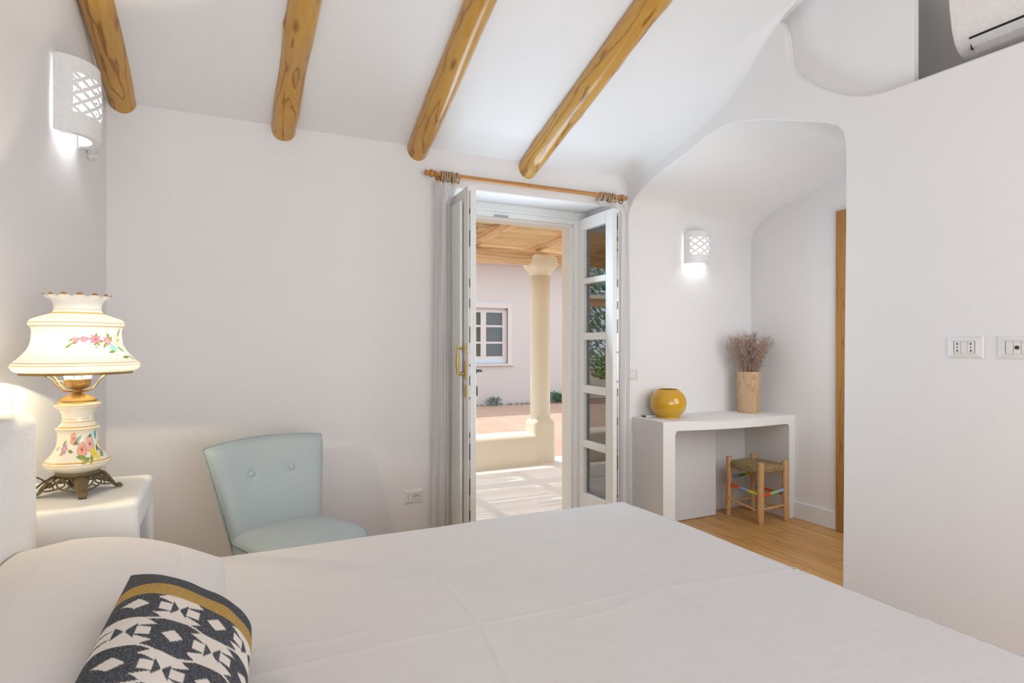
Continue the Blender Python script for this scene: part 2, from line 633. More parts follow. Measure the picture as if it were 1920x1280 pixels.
# right wall: arch to the alcove below, recess for the air conditioner above
arch = [(1.795, 0.0), (1.790, 0.6), (1.786, 1.2), (1.779, 1.8), (1.778, 2.10), (1.782, 2.166), (1.793, 2.214), (1.817, 2.249), (1.876, 2.283), (2.014, 2.335), (2.197, 2.402), (2.30, 2.436), (2.384, 2.458), (2.50, 2.472),
        (2.614, 2.462), (2.70, 2.438), (2.794, 2.412), (2.91, 2.385), (3.024, 2.357), (3.13, 2.328), (3.229, 2.295), (3.316, 2.250), (3.37, 2.19), (3.399, 2.08)]
recess = [(2.20, ceil_z(2.20) + 0.1), (2.12, 2.86), (2.095, 2.78), (2.09, 2.714), (2.081, 2.644), (2.055, 2.60), (2.014, 2.555), (1.97, 2.512), (1.926, 2.475), (1.87, 2.435), (1.817, 2.400), (1.767, 2.372), (1.715, 2.350), (1.66, 2.335), (1.597, 2.326), (1.462, 2.322), (1.108, 2.317), (0.2, 2.312), (0.2, ceil_z(0.2) + 0.1)]
poly = [(YB, 0)] + arch + [(D + 0.02, 2.08), (D + 0.02, 2.6)] + recess + [(YB, ceil_z(YB) + 0.1)]
WT = 0.055
g = G()
g.prism(poly, 0, XR, XR + WT)
tag(g.build('wall_right', M['wall'], bevel=0.016, seg=4, angle=50), 'white plaster wall with rounded arch and high recess', 'wall', kind='structure')

# vault of the alcove, lofted from the arch to a slightly lower profile at the far wall
far = [(y, z) if z < 2.05 else (y, z - 0.075 * min(1, (z - 2.05) / 0.2)) for (y, z) in arch]
g = G()
n = len(arch)
vs, fs = [], []
NS = 10
for k in range(NS + 1):
    t = k / NS
    for (a, b) in zip(arch, far):
        y = a[0] * (1 - t) + b[0] * t
        z = a[1] * (1 - t) + b[1] * t
        vs.append((XR + WT - 0.01 + t * (XA + 0.03 - XR - WT), y, z))
for k in range(NS):
    for i in range(n - 1):
        fs.append((k * n + i, k * n + i + 1, (k + 1) * n + i + 1, (k + 1) * n + i))
g.add(vs, fs)
tag(g.build('ceiling_alcove', M['wall'], smooth=60), 'curved white vault over the alcove', 'ceiling', kind='structure')
bx('wall_alcove', M['wall'], XA, XA + 0.12, 1.6, D + 0.02, 0, 2.7, bevel=0)
tag(bpy.data.objects['wall_alcove'], 'white side wall of the alcove with the wooden door', 'wall', kind='structure')

# shell behind the right wall and behind the photographer
bx('wall_outer', M['wall'], 3.95, 4.1, YB, 3.6, 0, 4.6, bevel=0)
tag(bpy.data.objects['wall_outer'], 'outer wall of the house beyond the alcove', 'wall', kind='structure')
g = G()
g.box(-1.5, -0.3, YB - 0.15, YB, 0, 4.6).box(2.1, 4.1, YB - 0.15, YB, 0, 4.6).box(-0.3, 2.1, YB - 0.15, YB, 0, 0.85).box(-0.3, 2.1, YB - 0.15, YB, 2.65, 4.6)
tag(g.build('wall_rear', M['wall']), 'white wall behind the photographer with an assumed wide window', 'wall', kind='structure')

def cove_r(y):
    T = [(-9, 0.004), (2.08, 0.004), (2.25, 0.08), (2.45, 0.19), (2.8, 0.17), (3.0, 0.13), (3.2, 0.10), (3.42, 0.05), (9, 0.05)]
    for a, b in zip(T[:-1], T[1:]):
        if a[0] <= y <= b[0]:
            return a[1] + (b[1] - a[1]) * (y - a[0]) / (b[0] - a[0])
# ceiling with a soft plaster cove against the right wall
g = G()
vs, fs = [], []
ys = [3.46, 3.3, 3.1, 2.9, 2.7, 2.5, 2.35, 2.2, 2.1, 1.5, 0.5, YB - 0.1]
secn = 10
for y in ys:
    z0 = ceil_z(y)
    r = cove_r(y)
    row = [(-1.5, y, z0), (0.5, y, z0), (1.6, y, z0)]
    for k in range(secn + 1):
        a = PI / 2 * k / secn
        row.append((XR + 0.001 - r + r * math.sin(a), y, z0 - r + r * math.cos(a)))
    vs += row
m_ = 3 + secn + 1
for k in range(len(ys) - 1):
    for i in range(m_ - 1):
        fs.append((k * m_ + i, k * m_ + i + 1, (k + 1) * m_ + i + 1, (k + 1) * m_ + i))
g.add(vs, fs)
g.prism([(3.75, ceil_z(3.75) + 0.012), (YB - 0.1, ceil_z(YB - 0.1) + 0.012), (YB - 0.1, ceil_z(YB - 0.1) + 0.14), (3.75, ceil_z(3.75) + 0.14)], 0, -1.6, 4.1)
tag(g.build('ceiling', M['ceil'], smooth=50), 'white sloping plaster ceiling between the log beams', 'ceiling', kind='structure')

# the recess behind the right wall: board, ledge and back
g = G()
g.box(2.86, 2.90, 0.1, 1.76, 2.2, 3.6)
g.box(2.86, 2.90, 1.76, 2.3, 2.55, 3.6)
g.box(XR + WT, 2.86, 0.1, 1.76, 2.22, 2.318)
g.box(XR + WT, 2.86, 0.1, 0.2, 2.3, 3.6)
tag(g.build('wall_recess', M['wall']), 'white inner faces of the high recess behind the air conditioner', 'wall', kind='structure')
G().prism([(1.512, 2.28), (1.74, 2.30), (1.80, 2.345), (1.90, 2.385), (2.05, 2.45), (2.3, 2.60), (2.3, 3.1), (1.512, 3.1)], 0, XR + WT - 0.002, XR + WT + 0.034).build('trim_1', M['ceil'], bevel=0.003)
tag(bpy.data.objects['trim_1'], 'white board closing the rounded end of the high recess', 'trim', kind='structure')

g = G()
g.box(XA - 0.016, XA, 2.665, 3.05, 0, 0.12).box(XA - 0.016, XA, 3.05, D, 0, 0.12)
tag(g.build('baseboard_right', M['trim_paint'], bevel=0.004), 'white baseboard along the alcove side wall', 'baseboard', kind='structure')
bx('baseboard_back', M['trim_paint'], 2.60, XA - 0.016, D - 0.016, D, 0, 0.12, bevel=0.004)
tag(bpy.data.objects['baseboard_back'], 'white baseboard under the masonry desk', 'baseboard', kind='structure')

fill_frame = thing('alcove_fill_frame', (3.12, 1.80, 1.15), 'unseen white window frame made up to go with the added alcove light', 'window', kind='structure')  # frame made up for the alcove fill light; the wall has no opening
g = G()
for (a, b, c_, d_) in ((-0.46, -0.40, -0.72, 0.72), (0.40, 0.46, -0.72, 0.72), (-0.40, 0.40, 0.66, 0.72), (-0.40, 0.40, -0.72, -0.66)):
    g.box(a, b, -0.008, 0.025, c_, d_)
g.build('window_frame', M['white_paint'], fill_frame, bevel=0.004)

# wooden door of the alcove (only its casing edge shows past the arch)
d2 = thing('door_2', (XA, 2.25, 0), 'honey wooden door casing seen past the edge of the arch', 'door', kind='structure')
W = inv_world(d2)
G().box(XA - 0.03, XA + 0.002, 2.58, 2.66, 0, 2.138, mat=W).box(XA - 0.03, XA + 0.002, 1.80, 2.58, 2.058, 2.138, mat=W).build('door_casing', M['door_wood'], d2, bevel=0.004)
G().box(XA - 0.012, XA + 0.002, 1.80, 2.58, 0.005, 2.058, mat=W).build('door_panel', M['door_wood'], d2, bevel=0.003)

# ------------------------------------------------------------------ french door
door = thing('door_1', (1.76, D + 0.3, 0), 'white double french door standing open to the patio', 'door', kind='structure')
W = inv_world(door)
g = G()
FY0, FY1 = D + 0.235, D + 0.305
g.box(1.205, 1.285, FY0, FY1, 0, DZ, mat=W).box(2.25, 2.355, FY0, FY1, 0, DZ, mat=W).box(1.285, 2.25, FY0, FY1, 2.10, DZ, mat=W)
g.box(1.285, 1.30, FY0 + 0.03, FY1 + 0.02, 0, 2.10, mat=W).box(2.235, 2.25, FY0 + 0.03, FY1 + 0.02, 0, 2.10, mat=W).box(1.285, 2.25, FY0 + 0.03, FY1 + 0.02, 2.085, 2.10, mat=W)
g.box(1.285, 2.25, FY0 - 0.012, FY0, 2.135, 2.15, mat=W)
g.build('door_frame', M['white_paint'], door, bevel=0.004)
G().box(1.62, 1.72, FY0 - 0.01, FY0 + 0.004, 2.098, 2.112, mat=W).build('strike_plate', M['steel'], door, bevel=0.002)
G().box(1.25, 2.30, D + 0.2, D + 0.43, -0.03, 0.012, mat=W).build('door_sill', M['stone_sill'], door, bevel=0.004)

RAILS = [(0.03, 0.21), (0.53, 0.58), (0.91, 0.965), (1.28, 1.33), (1.67, 1.71), (2.05, 2.13)]
def leaf(hinge, wdt, rz, th, left):
    """local x runs from hinge (0) to the free edge (wdt); the room side is +y when closed -> thickness 0..th"""
    st = 0.085
    g = G()
    g.box(0, st, 0, th, 0.03, 2.13).box(wdt - st, wdt, 0, th, 0.03, 2.13)
    for (a, b) in RAILS:
        g.box(st, wdt - st, 0.004, th - 0.004, a, b)
    rot = Matrix.Translation(Vector(hinge) - door.location) @ Matrix.Rotation(rz, 4, 'Z')
    o = g.build('door_leaf', M['white_paint'], door, bevel=0.004, mat=rot)
    for i in range(5):
        G().box(st - 0.004, wdt - st + 0.004, th * 0.45, th * 0.45 + 0.006, RAILS[i][1] - 0.004, RAILS[i + 1][0] + 0.004).build('pane', M['door_glass'], o, bevel=0)
    # espagnolette rail let into the free edge, near the room side
    ya = 0.010 if left else -0.014
    G().box(wdt - 0.001, wdt + 0.0012, ya - 0.004, ya + 0.006, 0.06, 2.10).build('lock_rail', M['steel'], o, bevel=0)
    g = G()
    zz = 0.10
    rr = random.Random(3 if left else 5)
    while zz < 2.05:
        h = rr.choice([0.03, 0.05, 0.02, 0.012, 0.09])
        g.box(wdt + 0.0008, wdt + 0.0025, ya - 0.002, ya + 0.004, zz, zz + h)
        zz += h + rr.uniform(0.02, 0.20)
    g.build('lock_bolt', M['dark_metal'], o, bevel=0)
    return o
TH = 0.05
# right leaf: swings to the right jamb; closed it would point to -x, open it points towards the room (-y)
lr = leaf((2.326, D + 0.245, 0), 0.455, R(-92), -TH, False)
# left leaf
ll = leaf((1.240, D + 0.245, 0), 0.56, R(-92.5), TH, True)
# local frame of the left leaf: x to the room, y to +X (outside face), so the room-side face is at y = 0
G().box(0.22, 0.486, -0.022, -0.004, 0.10, 2.06).build('shutter_panel', M['white_paint'], ll, bevel=0.003)
g = G()
hx = 0.53
g.box(hx - 0.013, hx + 0.013, -0.007, 0.001, 1.055, 1.155)
g.tube([(hx, 0, 1.085), (hx, -0.045, 1.085)], 0.008, 10)
g.tube(spline([(hx, -0.045, 1.082), (hx, -0.05, 1.12), (hx, -0.05, 1.19)], 5), [0.008] * 5 + [0.0095] * 5 + [0.010], 10)
g.build('lever_handle', M['brass'], ll, smooth=40)
g = G()
g.box(hx - 0.012, hx + 0.012, -0.006, 0.001, 0.955, 1.02).box(hx - 0.004, hx + 0.004, -0.009, -0.005, 0.975, 1.0)
g.build('keyhole_plate', M['brass'], ll, bevel=0.002)
g = G()
g.tube([(hx, 0.002, 1.225), (hx, -0.055, 1.225)], 0.005, 8)
g.box(hx - 0.005, hx + 0.005, -0.008, 0.001, 1.195, 1.255)
g.tube([(hx, -0.048, 1.20), (hx, -0.048, 1.25)], 0.006, 8)
g.build('turn_bolt', M['brass'], ll, smooth=40)
g = G()
g.tube([(hx, TH, 1.10), (hx, TH + 0.035, 1.10)], 0.010, 10)
g.tube([(hx + 0.01, TH + 0.035, 1.10), (hx - 0.09, TH + 0.04, 1.10)], 0.009, 10)
g.lathe([(0.0, 0), (0.022, 0), (0.022, 0.008), (0.0, 0.01)], 20, mat=Matrix.Translation((hx, TH, 1.10)) @ Matrix.Rotation(R(-90), 4, 'X'))
g.build('outer_handle', M['dark_metal'], ll, smooth=40)
g = G()
g.lathe([(0.0, 0), (0.024, 0), (0.022, 0.012), (0.0, 0.016)], 20, mat=Matrix.Translation((hx, TH, 0.985)) @ Matrix.Rotation(R(-90), 4, 'X') @ Matrix.Scale(1.6, 4, (0, 1, 0)))
g.build('outer_lock', M['dark_metal'], ll, smooth=40)
g = G()
g.tube([(0.0, 0, 0), (0.0, -0.02, 0)], 0.006, 8, mat=Matrix.Translation((0.38, 0.05 - 0.05, 1.22)))
g.build('catch', M['brass'], lr, smooth=40, mat=Matrix.Translation((0, 0.02, 0)))

# ------------------------------------------------------------------ ceiling beams
BEAMS = [((-0.441, 2.425), (-0.458, 2.852), 0.0635, 'leftmost of the four ceiling logs, hard against the left wall'),
         ((0.287, 2.415), (0.308, 2.632), 0.066, 'crooked honey log beam second from the left wall'),
         ((1.024, 2.395), (1.022, 2.41), 0.066, 'glossy log beam third from the left, ending left of the curtain rod'),
         ((1.753, 2.375), (1.786, 2.18), 0.067, 'longest pale log beam, rightmost, ending above the french door')]
for i, ((x0, z0), (x1, y1), r, lab) in enumerate(BEAMS):
    p0 = Vector((x0, D, z0))
    p1 = Vector((x1, y1, z0 + SL * (D - y1)))
    d = (p1 - p0).normalized()
    L_ = 3.9
    rr = random.Random(i + 11)
    pts, rad = [], []
    ns = 110
    n_ = 28
    g = G()
    vs, fs = [], []
    ox, oy = rr.uniform(0, 50), rr.uniform(0, 50)
    bumps = [(rr.uniform(0.1, 1.6), rr.uniform(0, 2 * PI), rr.uniform(0.004, 0.009)) for _ in range(9)]
    for k in range(ns + 1):
        s = -0.08 + L_ * k / ns
        wx = 0.010 * noise.noise((s * 1.3 + ox, 0, oy)) * min(1, max(0, s) * 2)
        wy = 0.008 * noise.noise((s * 1.1, oy, ox)) * min(1, max(0, s) * 2)
        if i == 1:
            wx += 0.022 * math.exp(-((s - 0.38) / 0.16) ** 2) - 0.014 * math.exp(-((s - 0.02) / 0.16) ** 2)
        taper = 1.0 + 0.03 * s - (0.06 * math.exp(-((s - 0.03) / 0.06) ** 2))
        for q in range(n_):
            a = 2 * PI * q / n_
            rad_ = r * taper * (1 + 0.05 * noise.noise((math.cos(a) * 1.2 + ox, math.sin(a) * 1.2 + oy, s * 2.5)))
            for (bs_, ba, bh) in bumps:
                da = (a - ba + PI) % (2 * PI) - PI
                rad_ += bh * math.exp(-((s - bs_) / 0.035) ** 2 - (da / 0.45) ** 2)
            vs.append((wx + rad_ * math.cos(a), wy + rad_ * math.sin(a), s))
    for k in range(ns):
        for q in range(n_):
            q2 = (q + 1) % n_
            fs.append((k * n_ + q, k * n_ + q2, (k + 1) * n_ + q2, (k + 1) * n_ + q))
    fs.append(tuple(range(n_)))
    g.add(vs, fs)
    o = g.build('ceiling_beam', M['beam_wood'], smooth=60)
    o.rotation_euler = d.to_track_quat('Z', 'X').to_euler()
    o.location = p0
    tag(o, lab, 'beam', 'log beams under the ceiling')

# ------------------------------------------------------------------ wall sconces
def sconce(loc, rz, wdt, hgt, dep, label, power, nx=4.0, ny=7.0, hole=0.76):
    t = thing('wall_sconce', loc, label, 'wall lamp', rz, 'pierced white wall sconces')
    rx = wdt / 2
    def P(u, v, off=0.0):
        a = (u - 0.5) * PI
        b = 0.93 + 0.07 * math.sin(PI * min(1, v * 1.0))
        return ((rx + off) * math.sin(a), 0.008 + (dep + off) * math.cos(a) * b, -hgt / 2 + hgt * v)
    NU, NV = 160, 150
    def keep(u, v):
        a = (u - 0.5) * 180
        if abs(a) > 60 or not 0.27 < v < 0.80:
            return True
        x = (u - 0.5) * 180 / 60 * nx
        y = (v - 0.27) / 0.53 * ny
        for ci in (math.floor(x), math.floor(x) + 1):
            for cj in (math.floor(y), math.floor(y) + 1):
                if (ci + cj) % 2 == 0:
                    dx, dy = abs(x - ci), abs(y - cj)
                    if dx ** 0.85 + dy ** 0.85 < hole ** 0.85:
                        return False
        return True
    g = G()
    g.grid(NU, NV, lambda u, v: P(u, v), keep=keep)
    o = g.build('sconce_shade', M['ceramic_white'], t, smooth=60, solid=0.007)
    g = G()
    top = [P(i / 40, 1.0) for i in range(41)]
    g.add(top + [(p[0], p[1], p[2] - 0.006) for p in top], [tuple(range(41)), tuple(reversed(range(41, 82)))] + [(i, i + 1, 42 + i, 41 + i) for i in range(40)])
    g.build('sconce_cap', M['ceramic_white'], t, bevel=0)
    # thick lip round the open bottom
    g = G()
    outer = [P(i / 40, 0.0, 0.004) for i in range(41)]
    inner = [(p[0] * 0.64, 0.024 + (p[1] - 0.01) * 0.62, p[2]) for p in outer]
    vs = outer + inner + [(p[0], p[1], p[2] + 0.012) for p in outer] + [(p[0], p[1], p[2] + 0.012) for p in inner]
    fs = []
    for i in range(40):
        fs += [(i, i + 1, 42 + i, 41 + i), (82 + i, 83 + i, 124 + i, 123 + i), (i, i + 1, 83 + i, 82 + i), (41 + i, 42 + i, 124 + i, 123 + i)]
    g.add(vs, fs)
    g.build('sconce_lip', M['ceramic_white'], t, smooth=50)
    g = G()
    g.lathe([(0.0, -0.045), (0.016, -0.04), (0.024, -0.02), (0.026, 0.0), (0.02, 0.025), (0.012, 0.045), (0.012, 0.06)], 20, mat=Matrix.Translation((0, dep * 0.5, 0)))
    g.build('bulb', M['bulb_cool'], t, smooth=60)
    ld = bpy.data.lights.new('sconce_light', 'POINT')
    ld.energy = power
    ld.color = (0.90, 0.95, 1.0)
    ld.shadow_soft_size = 0.03
    lo = bpy.data.objects.new('sconce_light', ld)
    C.objects.link(lo)
    lo.parent = t
    lo.location = (0, dep * 0.5, -0.06)
    return t
ysc = 2.915
sconce((left_x(ysc), ysc, 2.212), math.atan2(-0.990, -0.139), 0.25, 0.292, 0.115, 'lit white pierced sconce high on the left wall above the table lamp', 0.9)
sconce((3.135, D, 1.955), PI, 0.205, 0.232, 0.10, 'lit white pierced sconce on the alcove wall above the desk', 0.9, 3.0, 5.0, 0.70)
# small white sensor beside the left sconce
g = G()
g.box(-0.028, 0.028, 0, 0.034, -0.075, 0.07)
ys_ = 3.17
sens = thing('motion_sensor', (left_x(ys_), ys_, 2.15), 'small white plastic motion sensor on the wall behind the left sconce', 'sensor', math.atan2(-0.990, -0.139))
g.build('housing', M['plastic_grey'], sens, bevel=0.012)
G().lathe([(0.0, 0), (0.02, 0), (0.022, 0.02), (0.016, 0.045), (0, 0.05)], 20, mat=Matrix.Translation((0, 0.02, -0.085)) @ Matrix.Rotation(R(25), 4, 'X')).build('lens', M['plastic_white'], sens, smooth=50)

# ------------------------------------------------------------------ air conditioner
ac = thing('air_conditioner', (2.86, 1.0, 2.55), 'cream wall air conditioner inside the high recess', 'air conditioner')
W = inv_world(ac)
prof = [(2.858, 2.72), (2.63, 2.72), (2.604, 2.70), (2.598, 2.66), (2.606, 2.58), (2.622, 2.50), (2.640, 2.455), (2.662, 2.425), (2.69, 2.408), (2.73, 2.40), (2.858, 2.40)]
G().prism(prof, 1, 0.60, 1.392, mat=W).build('casing', M['ac_white'], ac, bevel=0.010, seg=3, angle=55)
G().prism([(2.639, 2.452), (2.661, 2.4225), (2.689, 2.405), (2.70, 2.402), (2.70, 2.41), (2.668, 2.43), (2.646, 2.458)], 1, 0.66, 1.335, mat=W).build('louver', M['plastic_white'], ac, bevel=0)
G().prism([(2.6385, 2.4560), (2.6375, 2.4525), (2.66, 2.43)], 1, 0.66, 1.335, mat=W).box(2.655, 2.672, 1.3355, 1.3375, 2.412, 2.432, mat=W).build('louver_gap', M['dark_hole'], ac, bevel=0)
g = G()
g.lathe([(0, 0), (0.016, 0.0), (0.022, 0.01), (0.02, 0.03), (0.01, 0.04), (0, 0.042)], 14, squash=lambda r, z, a, k: (r * (1 + 0.2 * math.sin(3 * a)), z))
o = g.build('foam_lump', M['foam'], smooth=60)
o.location = (2.70, 1.45, 2.318)
tag(o, 'small lump of yellow sealing foam on the recess ledge', 'foam')

# ------------------------------------------------------------------ sockets and switch
def plate(name, loc, rz, wd, ht, label, cat, modules, group=None):
    """local y points out of the wall; modules: list of (x0, x1, kind)"""
    t = thing(name, loc, label, cat, rz, group)
    g = G()
    a, b, d = wd / 2, ht / 2, 0.010
    ia, ib = wd / 2 - 0.024, ht / 2 - 0.018
    vs = []
    for (x, z, y) in ((a, b, 0), (a - 0.002, b - 0.002, 0.004), (ia, ib, d), (ia - 0.001, ib - 0.001, d - 0.003)):
        vs += [(-x, y, -z), (x, y, -z), (x, y, z), (-x, y, z)]
    fs = []
    for k in range(3):
        for i in range(4):
            j = (i + 1) % 4
            fs.append((k * 4 + i, k * 4 + j, k * 4 + 4 + j, k * 4 + 4 + i))
    g.add(vs, fs)
    g.build('cover_plate', M['plastic_white'], t, bevel=0.0012, seg=2, angle=20)
    G().box(-ia, ia, 0, 0.0045, -ib, ib).build('backing', M['plastic_grey'], t, bevel=0)
    for (x0, x1, kind) in modules:
        m = G().box(x0 + 0.0008, x1 - 0.0008, 0.002, 0.009, -ib + 0.001, ib - 0.001).build('module', M['plastic_white'], t, bevel=0.0012)
        cx = (x0 + x1) / 2
        if kind == 'three':
            g = G()
            for zz, rz_ in ((-0.013, 0.0028), (0, 0.0024), (0.013, 0.0028)):
                g.lathe([(0, 0), (rz_, 0), (rz_, 0.0006), (0, 0.0007)], 12, mat=Matrix.Translation((cx, 0.0088, zz)) @ Matrix.Rotation(R(-90), 4, 'X') @ Matrix.Scale(1.35 if zz else 1, 4, (0, 1, 0)))
            g.build('socket_holes', M['dark_hole'], m, bevel=0)
        elif kind == 'tv':
            g = G().lathe([(0, 0), (0.0075, 0), (0.007, 0.002), (0.0035, 0.0022), (0.0033, 0.0008), (0, 0.0008)], 20, mat=Matrix.Translation((cx, 0.0088, 0)) @ Matrix.Rotation(R(-90), 4, 'X'))
            g.build('aerial_jack', M['dark_metal'], m, smooth=40)
        elif kind == 'schuko':
            g = G().lathe([(0.0195, 0), (0.0195, 0.0012), (0.018, 0.0012), (0.0165, 0.0002), (0, 0.0002)], 32, mat=Matrix.Translation((cx, 0.0089, 0)) @ Matrix.Rotation(R(-90), 4, 'X'))
            g.build('socket_cup', M['plastic_grey'], m, smooth=40)
            g = G()
            for xx, zz, s in ((-0.0105, 0.003, 0.0034), (0, 0.003, 0.0024), (0.0105, 0.003, 0.0034), (0, -0.014, 0.003)):
                g.lathe([(0, 0), (s, 0), (s, 0.0006), (0, 0.0007)], 12, mat=Matrix.Translation((cx + xx, 0.0094, zz)) @ Matrix.Rotation(R(-90), 4, 'X'))
            g.build('socket_holes', M['dark_hole'], m, bevel=0)
    return t
MOD3 = [(-0.0345, -0.0115), (-0.0115, 0.0115), (0.0115, 0.0345)]
plate('wall_socket', (1.0, D, 0.36), PI, 0.122, 0.084, 'white round-pin socket low on the wall beside the left curtain', 'socket', [(-0.0345, 0.0125, 'schuko'), (0.0125, 0.0345, 'blank')])
plate('wall_socket', (XR, 1.293, 1.238), PI / 2, 0.124, 0.083, 'white double three-hole socket on the right wall', 'socket', [(*MOD3[0], 'three'), (*MOD3[1], 'blank'), (*MOD3[2], 'three')])
plate('aerial_socket', (XR, 1.125, 1.238), PI / 2, 0.124, 0.083, 'white aerial socket at the photo right edge', 'socket', [(*MOD3[0], 'blank'), (*MOD3[1], 'tv'), (*MOD3[2], 'blank')])
plate('light_switch', (2.565, D, 1.045), PI, 0.122, 0.090, 'white wall switch half hidden behind the right door leaf', 'switch', [(*MOD3[0], 'blank'), (*MOD3[1], 'blank'), (*MOD3[2], 'blank')])

# ------------------------------------------------------------------ curtain rod and curtains
RY, RZ = 3.33, 2.243
rod = thing('curtain_rod', (1.76, RY, RZ), 'turned honey wood curtain rod above the french door', 'curtain rod')
W = Matrix.Identity(4)
MX = Matrix.Rotation(R(90), 4, 'Y')
G().lathe([(0.0135, -0.65), (0.0135, 0.65)], 20).build('pole', M['rod_wood'], rod, smooth=50, mat=MX)
fin = [(0.0135, 0.0), (0.018, 0.004), (0.018, 0.010), (0.012, 0.014), (0.022, 0.022), (0.025, 0.030), (0.022, 0.038), (0.012, 0.045), (0.016, 0.052), (0.017, 0.062), (0.012, 0.070), (0.0, 0.072)]
G().lathe(fin, 20).build('finial', M['rod_wood'], rod, smooth=50, mat=Matrix.Translation((0.645, 0, 0)) @ MX)
G().lathe(fin, 20).build('finial', M['rod_wood'], rod, smooth=50, mat=Matrix.Translation((-0.645, 0, 0)) @ Matrix.Rotation(R(-90), 4, 'Y'))
for x in (-0.605, 0.60):
    g = G().lathe([(0.026, 0.072), (0.026, 0.062), (0.012, 0.055), (0.010, 0.02), (0.013, 0.0)], 18, mat=Matrix.Rotation(R(-90), 4, 'X'))
    g.tube([(-0.011 + 0.0, 0, 0), (0.011, 0, 0)], 0.021, 18)
    g.build('bracket', M['rod_wood'], rod, smooth=45, loc=(x, 0, 0))

def curtain(x_top0, x_top1, neck, bot, rings, label, seed, ztop=2.205, nf=6, nv=0.968):
    rr = random.Random(seed)
    t = thing('curtain', ((neck[0] + neck[1]) / 2, RY, 0.0), label, 'curtain', 0, 'sheer curtains of the french door')
    W = inv_world(t)
    NU, NV = 120, 90
    ph = rr.uniform(0, 6)
    def fn(u, v):
        zz = 0.015 + (ztop - 0.015) * v
        if v > nv:
            k = (v - nv) / (1 - nv)
            k = k * k * (3 - 2 * k)
            a = neck[0] + (x_top0 - neck[0]) * k
            b = neck[1] + (x_top1 - neck[1]) * k
        else:
            k = (nv - v) / nv
            a = neck[0] + (bot[0] - neck[0]) * k
            b = neck[1] + (bot[1] - neck[1]) * k
        uu = u + 0.035 * math.sin(u * 9 + ph) + 0.01 * math.sin(v * 5 + u * 14)
        x = a + (b - a) * uu
        amp = 0.015 * (0.75 + 0.25 * math.sin(u * 6 + ph))
        y = RY + amp * math.sin(u * nf * 2 * PI + 0.8 * math.sin(v * 3 + ph)) + 0.006 * math.sin(v * 7 + u * 20)
        return tuple(Vector((x, y, zz)) + W.to_translation())
    G().grid(NU, NV, fn).build('curtain_cloth', M['sheer'], t, smooth=180)
    for x in rings:
        tilt = rr.uniform(-0.30, 0.30)
        pts = []
        for k in range(24):
            a = 2 * PI * k / 24
            pts.append((0.028 * math.cos(a) * math.sin(tilt), 0.028 * math.sin(a), 0.028 * math.cos(a)))
        ro = G().tube(pts, 0.0055, 8, closed=True).build('curtain_ring', M['ring_wood'], t, smooth=180)
        ro.location = Vector((x, RY, RZ - 0.011)) + W.to_translation()
    return t
curtain(1.105, 1.248, (1.110, 1.203), (1.085, 1.205), [1.146, 1.160, 1.175, 1.190, 1.208, 1.222, 1.236, 1.250], 'gathered white sheer curtain at the left of the french door', 3, nv=0.93)
curtain(2.235, 2.485, (2.385, 2.49), (2.40, 2.50), [2.252, 2.277, 2.292, 2.312, 2.330, 2.348, 2.366, 2.430], 'white sheer curtain bunched behind the right door leaf', 8)

# ------------------------------------------------------------------ headboard and nightstand
HX = -0.46
g = G()
g.prism([(left_x(2.05) - 0.03, 2.05), (HX, 2.05), (HX, 0.35), (left_x(0.35) - 0.03, 0.35)], 2, 0, 1.062)
tag(g.build('headboard', M['masonry'], bevel=0.028, seg=5), 'white plastered masonry headboard against the left wall', 'headboard')
NX = -0.232
g = G()
NZ = 0.775
# block open towards the room at +X: an arch of top and two cheeks
g.prism([(2.085, 0), (2.085, NZ), (2.56, NZ), (2.56, 0), (2.50, 0), (2.50, NZ - 0.10), (2.165, NZ - 0.10), (2.165, 0)], 0, -0.70, NX)
tag(g.build('nightstand', M['masonry'], bevel=0.022, seg=4), 'white plastered masonry nightstand carrying the flowered lamp', 'nightstand')

# ------------------------------------------------------------------ bed
bed = thing('bed', (0.5, 1.25, 0), 'low double bed covered with an off-white cotton spread', 'bed')
W = inv_world(bed)
BX0, BX1, BY0, BY1, BZ = HX + 0.004, 1.525, 0.42, 2.055, 0.602
G().box(BX0 + 0.06, BX1 - 0.06, BY0 + 0.06, BY1 - 0.06, 0.0, 0.33, mat=W).build('bed_base', M['masonry'], bed, bevel=0.01)
G().box(BX0 + 0.02, BX1 - 0.02, BY0 + 0.02, BY1 - 0.02, 0.33, 0.585, mat=W).build('mattress', M['plastic_white'], bed, bevel=0.04)
creases = [[(0.02, 1.255), (0.25, 1.252), (0.53, 1.256), (0.75, 1.252), (0.98, 1.258), (1.30, 1.215), (1.50, 1.20)],
           [(0.72, 1.187), (0.83, 1.19), (0.90, 1.205), (0.95, 1.235), (1.06, 1.24), (1.15, 1.235)],
           [(0.80, 1.365), (0.95, 1.45), (1.10, 1.55), (1.29, 1.66)],
           [(0.53, 1.56), (0.53, 1.40), (0.525, 1.25), (0.49, 1.05), (0.47, 0.8)],
           [(0.02, 1.705), (0.10, 1.665), (0.15, 1.64), (0.24, 1.623)],
           [(0.94, 1.21), (0.99, 1.235), (1.05, 1.245)],
           [(1.06, 1.82), (1.12, 1.81), (1.20, 1.815)],
           [(1.08, 1.70), (1.14, 1.66), (1.18, 1.62)],
           [(1.06, 1.53), (1.06, 1.35), (1.05, 1.1), (1.04, 0.8)],
           [(0.30, 1.90), (0.60, 1.87), (0.90, 1.88)],
           [(0.05, 1.35), (0.2, 1.33), (0.33, 1.335)]]
segs = []
for c in creases:
    for a, b in zip(c[:-1], c[1:]):
        segs.append((a[0], a[1], b[0], b[1]))
